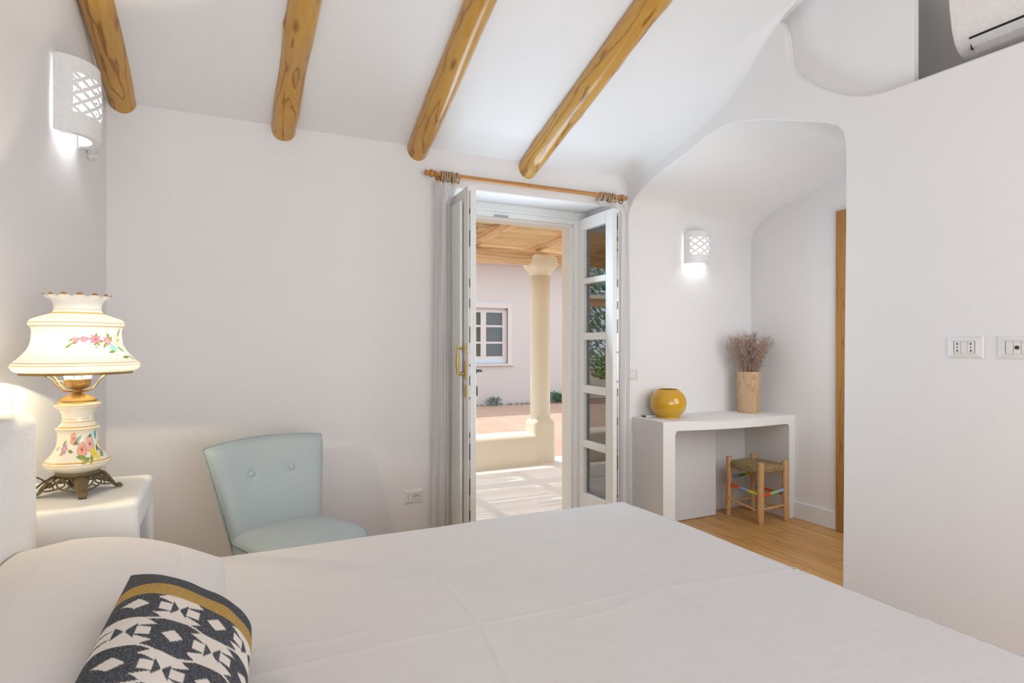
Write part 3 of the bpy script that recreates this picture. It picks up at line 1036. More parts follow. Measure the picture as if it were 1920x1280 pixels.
def crease_h(x, y):
    h = 0.0
    for (ax, ay, bx_, by) in segs:
        if x < min(ax, bx_) - 0.03 or x > max(ax, bx_) + 0.03 or y < min(ay, by) - 0.03 or y > max(ay, by) + 0.03:
            continue
        dx, dy = bx_ - ax, by - ay
        t = max(0, min(1, ((x - ax) * dx + (y - ay) * dy) / (dx * dx + dy * dy + 1e-9)))
        d = math.hypot(x - ax - t * dx, y - ay - t * dy)
        h = max(h, math.exp(-(d / 0.006) ** 2))
    return h * 0.0021
def fold(a, lo, hi, r, drop_lo=True, drop_hi=True):
    """unrolled coordinate a -> (coordinate, fall below the top)"""
    for sgn, e, on in ((-1, lo, drop_lo), (1, hi, drop_hi)):
        s = (a - e) * sgn + r * PI / 2 - r
        if on and s > 0:
            if s < r * PI / 2:
                q = s / r
                return e - sgn * r + sgn * r * math.sin(q), r - r * math.cos(q)
            return e, r + (s - r * PI / 2)
    return a, 0.0
U0, U1, V0, V1 = BX0, BX1 + 0.42, BY0 - 0.42, BY1 + 0.42
def spread(u, v):
    r = 0.055
    x, dz1 = fold(U0 + (U1 - U0) * u, BX0, BX1, r, False, True)
    y, dz2 = fold(V0 + (V1 - V0) * v, BY0, BY1, r)
    z = BZ - max(dz1, dz2)
    if max(dz1, dz2) < 0.002:
        z += crease_h(x, y) + 0.004 * noise.noise((x * 3, y * 3, 0.3)) + 0.0004 * noise.noise((x * 5, y * 30, 2.0))
        z += 0.014 * max(0.0, 1 - abs(y - 1.3) / 0.8) * max(0.0, 1 - abs(x - 0.4) / 1.2)
    else:
        z += 0.004 * noise.noise((x * 3, y * 3, 0.3))
        k = 0.006 * noise.noise((x * 9, y * 9, z * 3))
        x += k if dz1 > 0.06 else 0
        y += k if dz2 > 0.06 else 0
    return tuple(Vector((x, y, max(z, 0.16))) + W.to_translation())
G().grid(400, 400, spread).build('bedspread', M['bed_cotton'], bed, smooth=180)

# pillow under the cushion
PX0, PX1, PY0, PY1 = HX + 0.004, 0.005, 0.86, 2.03
def pillow_top(x, y):
    a = (x - PX0) / (PX1 - PX0)
    b = (y - PY0) / (PY1 - PY0)
    if not (0 <= a <= 1 and 0 <= b <= 1):
        return 0
    hx = (1 - max(0.0, (a - 0.22) / 0.78) ** 2.1) ** 0.75 if a < 1 else 0
    hx *= 0.90 + 0.10 * min(1, a / 0.22)
    e = abs(2 * b - 1)
    hy = max(0.0, 1 - e ** 5) ** 0.55
    return 0.172 * hx * hy
g = G()
def pf(u, v):
    x = PX0 + (PX1 - PX0) * u
    y = PY0 + (PY1 - PY0) * (0.5 - 0.5 * math.cos(PI * v))
    cr = 0.0
    z = 0.596 + pillow_top(x, y) + 0.004 * noise.noise((x * 7, y * 4, 5)) - 0.003 * math.exp(-((x + 0.12 + 0.25 * (1.75 - y) ** 2 - 0.02) / 0.006) ** 2) * (1 if 1.5 < y < 1.9 else 0)
    return (x, y, z)
g.grid(90, 110, pf)
tag(g.build('pillow', M['pillow_cotton'], smooth=180), 'wide off-white pillow against the headboard under the patterned cushion', 'pillow')

# patterned cushion
def kilim(u, v):
    """u across the short side, v along from the far end, both 0..1"""
    grey, ochre, white = (0.055, 0.056, 0.065), (0.42, 0.25, 0.055), (0.74, 0.66, 0.59)
    vv = v if v < 0.5 else 1 - v
    if vv < 0.185: return grey
    if vv < 0.262: return ochre
    x = u * 1.85 + 0.30
    y = (v - 0.262) / 0.476 * 1.5 + 0.30
    def tri(t):
        t = t % 1.0
        return abs(2 * t - 1)
    best = False
    for row in range(-1, 6):
        for c in range(-1, 5):
            cx = c * 1.0 + (0.5 if row % 2 else 0.0)
            cy = row * 0.5
            dx, dy = (x - cx), (y - cy)
            adx, ady = abs(dx), abs(dy)
            # white lozenge in the middle
            if adx / 0.13 + ady / 0.10 < 1:
                return white
            # serrated star body
            if ady < 0.27:
                wd = 0.37 - 0.62 * ady + 0.16 * (tri(ady / 0.14 + 0.5) - 0.5)
                if adx < wd and not (ady < 0.06 and adx > 0.25):
                    best = True
            # pair of small triangles between the stars
            ex, ey = abs(dx - 0.5), dy
            if ex < 0.10 and abs(ey) < ex * 1.1 and ex > 0.015:
                best = True
    return grey if best else white
A = Vector((-0.165, 1.385, 0.795))
Bp = Vector((0.050, 1.335, 0.672))
dl = Vector((-0.085, -0.985, -0.10))
Wv = Bp - A
nrm = Wv.cross(dl).normalized()
if nrm.z < 0: nrm = -nrm
g = G()
CL = 0.54
def cush(side):
    def fn(u, v):
        a, b = 2 * u - 1, 2 * v - 1
        h = (max(0, 1 - abs(a) ** 3.2) * max(0, 1 - abs(b) ** 4.0)) ** 0.5
        pin = 0.035
        uu = 0.5 + (u - 0.5) * (1 - pin * (1 - abs(a)) * 0 - 0.05 * (1 - b * b) * 0)
        p = A + Wv * uu + dl * CL * v
        p = p - dl * 0.020 * math.sin(PI * u) * (1 - v) + nrm * (side * 0.062 * h)
        p = p + nrm * 0.004 * noise.noise((u * 5, v * 7, side))
        return tuple(p)
    return fn
g.grid(150, 230, cush(1), col=lambda u, v: kilim(u, v))
g.grid(30, 40, cush(-1), col=lambda u, v: (0.05, 0.05, 0.06))
tag(g.build('cushion', M['kilim'], smooth=180, paint=True, recalc=False), 'lumbar cushion with black and white geometric weave and ochre bands', 'cushion')

# ------------------------------------------------------------------ flowered table lamp
LX, LY = -0.422, 2.33
lamp = thing('table_lamp', (LX, LY, NZ), 'lit hurricane table lamp with painted flowers on the nightstand', 'lamp')
face = math.atan2(-LY, -LX)                      # direction from the lamp towards the photographer
ZB = -NZ
def ang(a):                                      # angle to the right of that direction as seen in the photo
    d = (a - face + PI) % (2 * PI) - PI
    return d
CREAM = (0.86, 0.80, 0.66)
GOLD = (0.62, 0.36, 0.05)
def flower_hits(items, s, z):
    c = None
    for (kind, fs_, fz, r, col, ctr, rot) in items:
        dx, dz = s - fs_, z - fz
        if abs(dx) > r or abs(dz) > r:
            continue
        d = math.hypot(dx, dz) / r
        th = math.atan2(dz, dx)
        if kind == 'leaf':
            x = dx * math.cos(rot) + dz * math.sin(rot)
            y = -dx * math.sin(rot) + dz * math.cos(rot)
            if abs(y) < 0.34 * r * (1 - (x / r) ** 2):
                c = ctr if abs(y) < 0.04 * r else col
        elif kind == 'daisy':
            pet = 0.55 + 0.45 * abs(math.cos(4 * th + rot))
            if d < pet:
                c = ctr if d < 0.2 else col
        else:
            pet = 0.82 + 0.18 * abs(math.cos(2.5 * th + rot))
            if d < pet:
                c = ctr if d < 0.17 else (tuple(k * 0.62 for k in col) if (d > pet - 0.12 or (d < 0.45 and math.cos(11 * th) > 0.2)) else col)
    return c
LG, DG, CO, PK, PU, YE, TE, OR, WH = (0.22, 0.30, 0.05), (0.06, 0.13, 0.04), (0.82, 0.40, 0.29), (0.75, 0.25, 0.36), (0.45, 0.22, 0.38), (0.80, 0.62, 0.06), (0.03, 0.33, 0.35), (0.75, 0.33, 0.03), (0.85, 0.85, 0.78)
def conv(px_list, cx, x_scale, y0, y_scale, rfun):
    out = []
    for (kind, x, y, r, col, ctr, rot) in px_list:
        z = 1.25 - ((y0 + y / y_scale) - 645) / 1120 * 1.90
        rad = rfun(z)
        sa = max(-0.985, min(0.985, (x - cx) / x_scale * 0.001384 / rad))
        out.append((kind, math.asin(sa) * 0.12, z, r / x_scale * 0.00200, col, ctr, rot))
    return out
def rlook(prof):
    def f(z):
        p = sorted(prof, key=lambda q: q[1])
        for a, b in zip(p[:-1], p[1:]):
            if a[1] <= z <= b[1]:
                t = (z - a[1]) / max(1e-6, b[1] - a[1])
                return a[0] + (b[0] - a[0]) * t
        return p[0][0]
    return f
shade_prof = [(0.150, 1.162), (0.160, 1.166), (0.168, 1.174), (0.1705, 1.184), (0.167, 1.191), (0.158, 1.199), (0.1485, 1.208), (0.140, 1.218), (0.131, 1.230), (0.1246, 1.242), (0.120, 1.258), (0.1177, 1.279), (0.1177, 1.292), (0.1207, 1.301), (0.1262, 1.309), (0.1266, 1.317), (0.1207, 1.327), (0.110, 1.3325), (0.098, 1.337), (0.084, 1.342), (0.070, 1.348), (0.064, 1.356), (0.063, 1.366), (0.0645, 1.376), (0.069, 1.386), (0.077, 1.395), (0.086, 1.401), (0.0895, 1.405)]
body_prof = [(0.058, 0.846), (0.075, 0.855), (0.088, 0.866), (0.0915, 0.874), (0.0885, 0.882), (0.079, 0.892), (0.069, 0.904), (0.061, 0.918), (0.056, 0.934), (0.0538, 0.952), (0.0535, 0.968), (0.0585, 0.978), (0.0595, 0.984), (0.052, 0.990), (0.046, 0.997), (0.0425, 1.006), (0.0415, 1.018), (0.043, 1.029), (0.049, 1.040), (0.0585, 1.049), (0.0628, 1.055), (0.0615, 1.061), (0.052, 1.066)]
def dens(prof, k=5):
    return [(p[0], p[1]) for p in spline([(a, b, 0) for a, b in prof], k)]
sh_items = conv([('leaf', 830, 842, 36, LG, DG, 0.7), ('leaf', 870, 762, 34, LG, DG, 0.4), ('leaf', 968, 745, 36, LG, DG, 0.2), ('leaf', 1080, 745, 36, LG, DG, -0.2), ('leaf', 905, 803, 34, LG, DG, 0.2),
                 ('daisy', 925, 762, 34, PK, (0.7, 0.4, 0.4), 0), ('daisy', 1030, 752, 42, PK, (0.8, 0.5, 0.4), 1), ('daisy', 1178, 757, 66, PK, (0.55, 0.08, 0.2), 0.5), ('daisy', 1340, 777, 62, PK, (0.8, 0.6, 0.2), 0),
                 ('leaf', 1190, 702, 30, LG, DG, 1.3), ('leaf', 1350, 704, 40, LG, DG, -1.0), ('leaf', 1180, 818, 30, LG, DG, 0.5), ('leaf', 1216, 818, 32, LG, DG, -1.1), ('leaf', 1190, 856, 22, LG, DG, 0.9), ('leaf', 1310, 832, 42, LG, DG, 0.9), ('leaf', 1260, 783, 30, LG, DG, 0.1), ('leaf', 1392, 742, 34, LG, DG, 1.2),
                 ('rose', 1485, 765, 72, (0.88, 0.62, 0.55), (0.35, 0.03, 0.02), 0.3), ('leaf', 1500, 662, 58, LG, DG, 1.1), ('daisy', 1425, 870, 52, (0.25, 0.6, 0.55), (0.3, 0.55, 0.5), 0.3), ('leaf', 1405, 918, 40, LG, DG, 0.2), ('daisy', 1610, 905, 62, WH, YE, 0), ('leaf', 1530, 885, 56, LG, DG, -0.6), ('leaf', 1600, 990, 52, LG, DG, 0.1), ('leaf', 1565, 830, 44, LG, DG, 1.1), ('leaf', 1680, 1000, 52, LG, DG, -0.6)],
                953, 7.11, 530, 7.11, rlook(shade_prof))
bd_items = conv([('daisy', 255, 755, 44, PU, YE, 0), ('leaf', 262, 708, 28, LG, DG, 0.4), ('leaf', 205, 757, 28, LG, DG, 0.5), ('leaf', 303, 776, 32, LG, DG, -0.2), ('leaf', 232, 796, 26, LG, DG, 0.2),
                 ('rose', 328, 682, 44, CO, (0.45, 0.08, 0.05), 0.2), ('leaf', 368, 685, 48, DG, LG, 0.5), ('leaf', 350, 715, 34, DG, LG, 0.1), ('rose', 393, 767, 56, CO, (0.30, 0.02, 0.02), 0.8), ('rose', 457, 730, 64, (0.86, 0.50, 0.40), (0.25, 0.02, 0.03), 0), ('leaf', 458, 666, 28, DG, LG, 0.3),
                 ('daisy', 497, 662, 34, TE, TE, 0.4), ('rose', 548, 757, 48, OR, (0.5, 0.1, 0.02), 0), ('daisy', 492, 806, 46, YE, (0.7, 0.4, 0.03), 0.2), ('leaf', 392, 826, 50, LG, DG, -0.15), ('leaf', 553, 820, 40, LG, DG, 0.3), ('leaf', 538, 790, 36, DG, LG, -0.7), ('leaf', 512, 768, 34, DG, LG, 0.8), ('leaf', 424, 850, 44, LG, DG, 0.4), ('leaf', 470, 845, 36, LG, DG, 0.9)],
                362, 4.268, 660, 4.268, rlook(body_prof))
def shade_col(a, r, z):
    Z = z - ZB
    for (zl, wl) in ((1.3595, 0.0010), (1.3475, 0.0026), (1.3165, 0.0011), (1.3055, 0.0013), (1.1925, 0.0013), (1.1845, 0.0010)):
        if abs(Z - zl) < wl:
            return GOLD
    if Z > 1.4035:
        return (0.42, 0.17, 0.02)
    c = flower_hits(sh_items, ang(a) * 0.12, Z) if abs(ang(a)) < 1.5 else None
    return c or (0.92, 0.90, 0.86)
def body_col(a, r, z):
    Z = z - ZB
    for (zl, wl) in ((1.0565, 0.0010), (1.0635, 0.0016), (1.0140, 0.0010), (1.0045, 0.0014), (0.9890, 0.0011), (0.9805, 0.0010), (0.8825, 0.0016), (0.8745, 0.0012)):
        if abs(Z - zl) < wl:
            return GOLD
    c = flower_hits(bd_items, ang(a) * 0.12, Z) if abs(ang(a)) < 1.5 else None
    return c or CREAM
def scallop(r, z, a, k):
    z -= 0
    Z = z - ZB
    if Z > 1.386:
        t = (Z - 1.386) / 0.019
        return r * (1 + 0.035 * t * math.cos(14 * a)), z + 0.0055 * t * math.cos(14 * a)
    return r, z
P_ = [(r, z + ZB) for r, z in dens(shade_prof, 8)]
G().lathe(P_, 420, cap0=False, cap1=False, colf=shade_col, squash=scallop).build('lamp_shade', M['shade_glass'], lamp, smooth=180, paint=True)
P_ = [(r, z + ZB) for r, z in dens(body_prof, 9)]
G().lathe(P_, 340, colf=body_col).build('lamp_body', M['lamp_glaze'], lamp, smooth=180, paint=True)
G().lathe([(0.0505, 1.064), (0.0515, 1.070), (0.049, 1.0735), (0.045, 1.078), (0.030, 1.086), (0.018, 1.093), (0.0115, 1.098), (0.0125, 1.104), (0.021, 1.108), (0.031, 1.114), (0.0345, 1.121), (0.0330, 1.125), (0.0345, 1.128), (0.0350, 1.134), (0.036, 1.139), (0.034, 1.140), (0.0, 1.140)], 48, mat=Matrix.Translation((0, 0, ZB)), cap1=False).build('burner', M['old_brass'], lamp, smooth=50)
ring = G().lathe([(0.1485, 1.155), (0.1500, 1.155), (0.1500, 1.163), (0.1440, 1.163), (0.1440, 1.158), (0.1485, 1.155)], 96, mat=Matrix.Translation((0, 0, ZB)), cap0=False, cap1=False).build('shade_ring', M['old_brass'], lamp, smooth=50)
for k in range(4):
    a = face + R(42) + k * PI / 2
    pts = spline([(0.016, 0, 1.099), (0.045, 0, 1.103), (0.068, 0, 1.118), (0.090, 0, 1.142), (0.118, 0, 1.157), (0.146, 0, 1.158)], 5)
    G().tube(pts, 0.0019, 8, mat=Matrix.Translation((0, 0, ZB)) @ Matrix.Rotation(a, 4, 'Z')).build('shade_arm', M['old_brass'], lamp, smooth=180)
G().tube([(0.0105 * math.cos(q), 0, 0.0075 * math.sin(q)) for q in [2 * PI * i / 20 for i in range(20)]], 0.0016, 8, closed=True).tube([(0.010, 0, 0), (0.022, 0, 0)], 0.0022, 8).build('switch_key', M['brass'], lamp, smooth=180, mat=Matrix.Translation((0.047 * math.cos(face - 1.45), 0.047 * math.sin(face - 1.45), 1.126 + ZB)) @ Matrix.Rotation(face - 1.45 + PI, 4, 'Z'))
G().lathe([(0.034, 1.138), (0.037, 1.146), (0.038, 1.160), (0.034, 1.20), (0.026, 1.25), (0.022, 1.30), (0.024, 1.335)], 40, mat=Matrix.Translation((0, 0, ZB)), cap0=False, cap1=False).build('chimney', M['blue_glass'], lamp, smooth=180)
G().lathe([(0.012, 1.140), (0.012, 1.158), (0.019, 1.172), (0.024, 1.190), (0.022, 1.206), (0.012, 1.218), (0.0, 1.221)], 24, mat=Matrix.Translation((0, 0, ZB))).build('bulb', M['bulb_glass'], lamp, smooth=180)
G().tube([(-0.007, 0, 1.194 + ZB), (-0.003, 0.002, 1.199 + ZB), (0.003, -0.002, 1.199 + ZB), (0.007, 0, 1.194 + ZB)], 0.0015, 6).build('filament', M['bulb_warm'], lamp, smooth=180)
ld = bpy.data.lights.new('lamp_light', 'POINT')
ld.energy = 20
ld.color = (1.0, 0.73, 0.43)
ld.shadow_soft_size = 0.006
lo = bpy.data.objects.new('lamp_light', ld)
C.objects.link(lo)
lo.parent = lamp
lo.location = (0, 0, 1.204 + ZB)

# pierced cast foot
foot = G()
foot.lathe([(0.0, 0.828), (0.054, 0.828), (0.060, 0.832), (0.061, 0.840), (0.058, 0.848), (0.0, 0.849)], 48, mat=Matrix.Translation((0, 0, ZB)))
foot_o = foot.build('lamp_foot', M['bronze_cast'], lamp, smooth=50)
for k in range(4):
    a0 = face + R(6) + k * PI / 2
    RM = Matrix.Translation((0, 0, ZB)) @ Matrix.Rotation(a0, 4, 'Z')
    g = G()
    # leg: broad shell-topped strap ending in a scrolled toe
    strap = spline([(0.052, 0, 0.834), (0.068, 0, 0.829), (0.082, 0, 0.812), (0.092, 0, 0.794), (0.103, 0, 0.783), (0.113, 0, 0.7805)], 5)
    wid = [0.010, 0.0115, 0.013, 0.0145, 0.016, 0.0175, 0.0185, 0.019, 0.019, 0.019, 0.0185, 0.018, 0.0175, 0.017, 0.0165, 0.016, 0.0155, 0.015, 0.0145, 0.014, 0.0135, 0.013, 0.012, 0.011, 0.010, 0.009]
    vs, fs = [], []
    for i_, p in enumerate(strap):
        t_ = (strap[min(i_ + 1, len(strap) - 1)] - strap[max(i_ - 1, 0)]).normalized()
        nn = Vector((-t_.z, 0, t_.x))
        if nn.x < 0: nn = -nn
        wv_ = wid[min(i_, len(wid) - 1)]
        for (yy, hh) in ((-wv_, 0.0), (-wv_ * 0.5, 0.0035), (0, 0.0065), (wv_ * 0.5, 0.0035), (wv_, 0.0), (0, -0.004)):
            q = p + nn * hh
            vs.append((q.x, yy, q.z))
    for i_ in range(len(strap) - 1):
        for j_ in range(6):
            j2 = (j_ + 1) % 6
            fs.append((i_ * 6 + j_, i_ * 6 + j2, i_ * 6 + 6 + j2, i_ * 6 + 6 + j_))
    fs += [tuple(range(6)), tuple((len(strap) - 1) * 6 + j_ for j_ in range(6))]
    g.add(vs, fs, mat=RM)
    g.tube([(0.113, -0.010, 0.7825), (0.113, 0.010, 0.7825)], 0.0072, 12, mat=RM)
    for yy in (-0.006, 0, 0.006):
        g.tube(spline([(0.078, yy * 0.3, 0.824), (0.090, yy, 0.806), (0.098, yy * 0.7, 0.794)], 4), 0.0022, 6, mat=RM)
    g.build('foot_leg', M['bronze_cast'], foot_o, smooth=50)
    # open scrollwork between this leg and the next
    g = G()
    for sgn in (-1, 1):
        def pol(r, th, z): return (r * math.cos(th), r * math.sin(th), z)
        m0 = PI / 4
        def sc(points, rad):
            g.tube(spline([pol(r, m0 + sgn * th, z) for (r, th, z) in points], 5), rad, 7, mat=RM)
        sc([(0.060, 0.0, 0.832), (0.066, 0.22, 0.822), (0.073, 0.40, 0.810), (0.080, 0.58, 0.806), (0.084, 0.66, 0.812)], 0.0026)
        sc([(0.074, 0.02, 0.806), (0.070, 0.18, 0.813), (0.066, 0.12, 0.824), (0.063, 0.0, 0.828)], 0.0024)
        sc([(0.074, 0.0, 0.805), (0.078, 0.22, 0.800), (0.084, 0.42, 0.797), (0.089, 0.60, 0.795)], 0.0028)
        sc([(0.078, 0.22, 0.801), (0.074, 0.33, 0.807), (0.077, 0.42, 0.811), (0.081, 0.36, 0.806)], 0.0020)
        sc([(0.062, 0.34, 0.832), (0.067, 0.46, 0.826), (0.074, 0.52, 0.818)], 0.0024)
    g.build('scrollwork', M['bronze_cast'], foot_o, smooth=180)
g = G()
g.tube(spline([(LX - 0.03, LY - 0.02, 0.842), (LX - 0.075, LY - 0.055, 0.828), (LX - 0.10, LY - 0.10, 0.800), (LX - 0.11, LY - 0.135, 0.781), (LX - 0.14, LY - 0.12, 0.779), (LX - 0.19, LY - 0.02, 0.779)], 8), 0.0028, 8, mat=inv_world(lamp))
g.tube(spline([(LX - 0.055, LY - 0.06, 0.812), (LX - 0.09, LY - 0.06, 0.842), (LX - 0.14, LY - 0.05, 0.852), (LX - 0.20, LY - 0.03, 0.83)], 8), 0.0024, 8, mat=inv_world(lamp))
g.build('power_cord', M['cord_brown'], lamp, smooth=180)

# ------------------------------------------------------------------ slipper chair
ch = thing('slipper_chair', (0.30, 2.77, 0), 'pale blue buttoned slipper chair between bed and back wall', 'chair', R(25))
def seat_outline(t):
    # t 0..1 round the seat: flat back, bowed front
    a = 2 * PI * t
    c, s_ = math.cos(a), math.sin(a)
    n_ = 3.4
    x = 0.235 * math.copysign(abs(c) ** (2 / n_), c)
    y = 0.245 * math.copysign(abs(s_) ** (2 / n_), s_)
    if y < 0:
        y -= 0.035 * (1 - (x / 0.235) ** 2)
        x *= 1.04
    return x, y
g = G()
rows = [(0.98, 0.245), (1.0, 0.25), (1.01, 0.33), (1.01, 0.398), (0.995, 0.412), (0.95, 0.424), (0.80, 0.438), (0.5, 0.448), (0.2, 0.451), (0.01, 0.452)]
vs, fs = [], []
NN = 72
for (k, z) in rows:
    for i in range(NN):
        x, y = seat_outline(i / NN)
        vs.append((x * k, y * k, z))
for k in range(len(rows) - 1):
    for i in range(NN):
        j = (i + 1) % NN
        fs.append((k * NN + i, k * NN + j, (k + 1) * NN + j, (k + 1) * NN + i))
fs.append(tuple(reversed(range(NN))))
fs.append(tuple((len(rows) - 1) * NN + i for i in range(NN)))
g.add(vs, fs)
seat = g.build('seat', M['chair_fabric'], ch, smooth=180)
G().tube([(seat_outline(i / NN)[0] * 1.012, seat_outline(i / NN)[1] * 1.012, 0.405) for i in range(NN)], 0.005, 8, closed=True).build('piping', M['chair_piping'], seat, smooth=180)
# backrest: wider at the top, leaning back, gently wrapped, dimpled at two buttons
BT = [(-0.115, 0.600), (0.105, 0.620)]
BTN = [(-0.098, 0.655), (0.098, 0.655)]
def back_pt(u, v, side):
    z = 0.34 + 0.455 * v
    hw = 0.205 + 0.085 * v
    x = (2 * u - 1) * hw
    z2 = z + (0.016 * (1 - (2 * u - 1) ** 2)) * v
    y = 0.205 + 0.125 * v ** 1.1 - 0.055 * (2 * u - 1) ** 2 * (0.6 + 0.4 * v)
    e = max(0.0, 1 - abs(2 * u - 1) ** 9) * max(0.0, 1 - abs(2 * v - 1) ** 12)
    th = 0.046 * e ** 0.5
    if side < 0:
        th += 0.012 * e
        for (bx_, bz) in BTN:
            d2 = (x - bx_) ** 2 + (z - bz) ** 2
            th -= 0.011 * math.exp(-d2 / 0.0005)
    return (x, y + side * th, z2)
g = G()
g.grid(70, 56, lambda u, v: back_pt(u, v, -1))
g.grid(40, 30, lambda u, v: back_pt(u, v, 1))
back = g.build('backrest', M['chair_fabric'], ch, smooth=180)
edge = [back_pt(0, v / 20, 1) for v in range(21)] + [back_pt(u / 24, 1, 1) for u in range(1, 25)] + [back_pt(1, 1 - v / 20, 1) for v in range(1, 21)]
G().tube([(p[0], p[1] + 0.012, p[2]) for p in edge], 0.0045, 8).build('piping', M['chair_piping'], back, smooth=180)
for (bx_, bz) in BTN:
    v = (bz - 0.34) / 0.455
    u = (bx_ / (0.205 + 0.085 * v) + 1) / 2
    p = back_pt(u, v, -1)
    G().lathe([(0.0, -0.004), (0.012, -0.003), (0.0145, 0.002), (0.012, 0.008), (0.0, 0.011)], 20, mat=Matrix.Translation(p) @ Matrix.Rotation(R(90 - 12), 4, 'X')).build('button', M['chair_fabric'], back, smooth=180)
for sx in (-1, 1):
    for sy in (-1, 1):
        g = G().tube([(sx * 0.185, sy * 0.19, 0.255), (sx * 0.20, sy * 0.21, 0.0)], [0.022, 0.013], 14)
        g.build('leg', M['dark_wood'], ch, smooth=50)

# ------------------------------------------------------------------ alcove: masonry desk
DZT = 0.742
def front_y(x):
    t = (x - 2.575) / (XA - 2.575)
    return 3.075 - 0.075 * t - 0.055 * math.sin(PI * max(0, min(1, t)))
g = G()
xs = [2.575 + (XA - 2.575) * i / 24 for i in range(25)]
top = [(x, DZT) for x in xs]
inner = []
for x in reversed(xs):
    if 2.665 <= x <= XA - 0.07:
        inner.append((x, DZT - 0.062))
poly = [(2.575, 0)] + top + [(XA, 0), (XA - 0.065, 0), (XA - 0.065, DZT - 0.09), (XA - 0.075, DZT - 0.068)] + inner + [(2.672, DZT - 0.066), (2.66, DZT - 0.09), (2.66, 0)]
n = len(poly)
vs = [(x, front_y(x), z) for x, z in poly] + [(x, D - 0.001, z) for x, z in poly]
fs = [tuple(range(n)), tuple(reversed(range(n, 2 * n)))] + [((i + 1) % n, i, n + i, n + (i + 1) % n) for i in range(n)]
g.add(vs, fs)
tag(g.build('desk', M['masonry'], bevel=0.014, seg=3, angle=50), 'white plastered masonry desk built into the alcove', 'desk')
bx('panel', M['panel_white'], 2.668, 3.237, 3.285, 3.33, 0.004, DZT - 0.066, bevel=0.002)
tag(bpy.data.objects['panel'], 'plain white board standing under the left half of the desk', 'panel')

# yellow bowl vase
g = G()
yp = [(0.0, 0.0), (0.072, 0.0), (0.076, 0.004), (0.078, 0.012), (0.098, 0.030), (0.117, 0.062), (0.124, 0.098), (0.119, 0.134), (0.102, 0.166), (0.082, 0.186), (0.073, 0.195), (0.070, 0.197), (0.066, 0.194)]
vz = thing('bowl_vase', (2.775, 3.262, DZT), 'glossy mustard yellow round vase on the desk', 'vase')
G().lathe([(p[0], p[1]) for p in spline([(a, b, 0) for a, b in yp], 4)], 72, cap0=False, cap1=False).build('vase_body', M['yellow_glaze'], vz, smooth=180)
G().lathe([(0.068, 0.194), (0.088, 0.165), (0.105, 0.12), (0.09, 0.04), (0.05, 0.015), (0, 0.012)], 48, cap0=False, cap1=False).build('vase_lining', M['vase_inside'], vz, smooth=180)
# little white lighter-like plug behind it
g = thing('usb_adapter', (2.672, 3.335, DZT), 'small white adapter with black tip lying behind the yellow vase', 'adapter', R(-15))
G().box(-0.03, 0.05, -0.011, 0.011, 0, 0.013).build('adapter_body', M['plastic_white'], g, bevel=0.003)
G().box(-0.052, -0.031, -0.008, 0.008, 0.001, 0.012).build('adapter_tip', M['plug_black'], g, bevel=0.002)

# wooden vase and dried flowers
wv = thing('wooden_vase', (3.515, 3.235, DZT), 'tall carved pale wooden vase holding dried flowers', 'vase', R(20))
def sq(r, z, a, k):
    n_ = 3.0
    f = 1 / ((abs(math.cos(a)) ** n_ + abs(math.sin(a)) ** n_) ** (1 / n_))
    return r * (0.55 * f + 0.45), z
G().lathe([(0.0, 0.0), (0.070, 0.0), (0.074, 0.006), (0.077, 0.06), (0.080, 0.16), (0.0815, 0.25), (0.0815, 0.302), (0.079, 0.306), (0.064, 0.306), (0.062, 0.29), (0.06, 0.2), (0.0, 0.195)], 64, cap0=False, cap1=False, squash=sq).build('vase_body', M['vase_wood'], wv, smooth=50)
fl = thing('dried_flowers', (3.515, 3.235, DZT + 0.20), 'bunch of dusty mauve dried statice in the wooden vase', 'flowers')
gs, gb = G(), G()
rr = random.Random(21)
def puff(c, r):
    vs = []
    ax = Vector((rr.uniform(-1, 1), rr.uniform(-1, 1), rr.uniform(-0.5, 1))).normalized()
    b = ax.orthogonal().normalized()
    c2 = ax.cross(b)
    l = r * rr.uniform(0.8, 1.7)
    vs = [c - ax * l, c + b * r * 0.42, c + c2 * r * 0.42, c - b * r * 0.42, c - c2 * r * 0.42, c + ax * l]
    gb.add([tuple(v) for v in vs], [(0, 2, 1), (0, 3, 2), (0, 4, 3), (0, 1, 4), (5, 1, 2), (5, 2, 3), (5, 3, 4), (5, 4, 1)])
for k in range(96):
    a = rr.uniform(0, 2 * PI)
    lean = (rr.random() ** 0.6) * 0.205
    base = Vector((math.cos(a) * 0.035, math.sin(a) * 0.035, 0.0))
    tip = Vector((math.cos(a) * lean, math.sin(a) * lean * 0.72, rr.uniform(0.33, 0.43) - lean * 0.28))
    mid = base.lerp(tip, 0.5) + Vector((math.cos(a), math.sin(a), 0)) * (-0.018)
    pts = spline([base, mid, tip], 5)
    gs.tube(pts, [0.0013] * 6 + [0.0009] * 5, 5)
    for b_ in range(13):
        t = rr.uniform(0.42, 1.0)
        p = pts[min(len(pts) - 1, int(t * (len(pts) - 1)))]
        d = Vector((rr.uniform(-1, 1), rr.uniform(-1, 1), rr.uniform(0.2, 1.4))).normalized()
        ln = rr.uniform(0.018, 0.045)
        q = p + d * ln
        if (fl.location + q).y > 3.385 or (fl.location + q).x > 3.70:
            continue
        gs.tube([p, q], 0.0007, 4)
        for c_ in range(7):
            s_ = rr.uniform(0.25, 1.05)
            cc = p + d * ln * s_ + Vector((rr.uniform(-1, 1), rr.uniform(-1, 1), rr.uniform(-1, 1))) * 0.007
            puff(cc, rr.uniform(0.0026, 0.0050))
gs.build('stems', M['dried_stem'], fl)
tag(gb.build('blossoms', M['dried_bloom'], fl, recalc=False), kind='stuff')

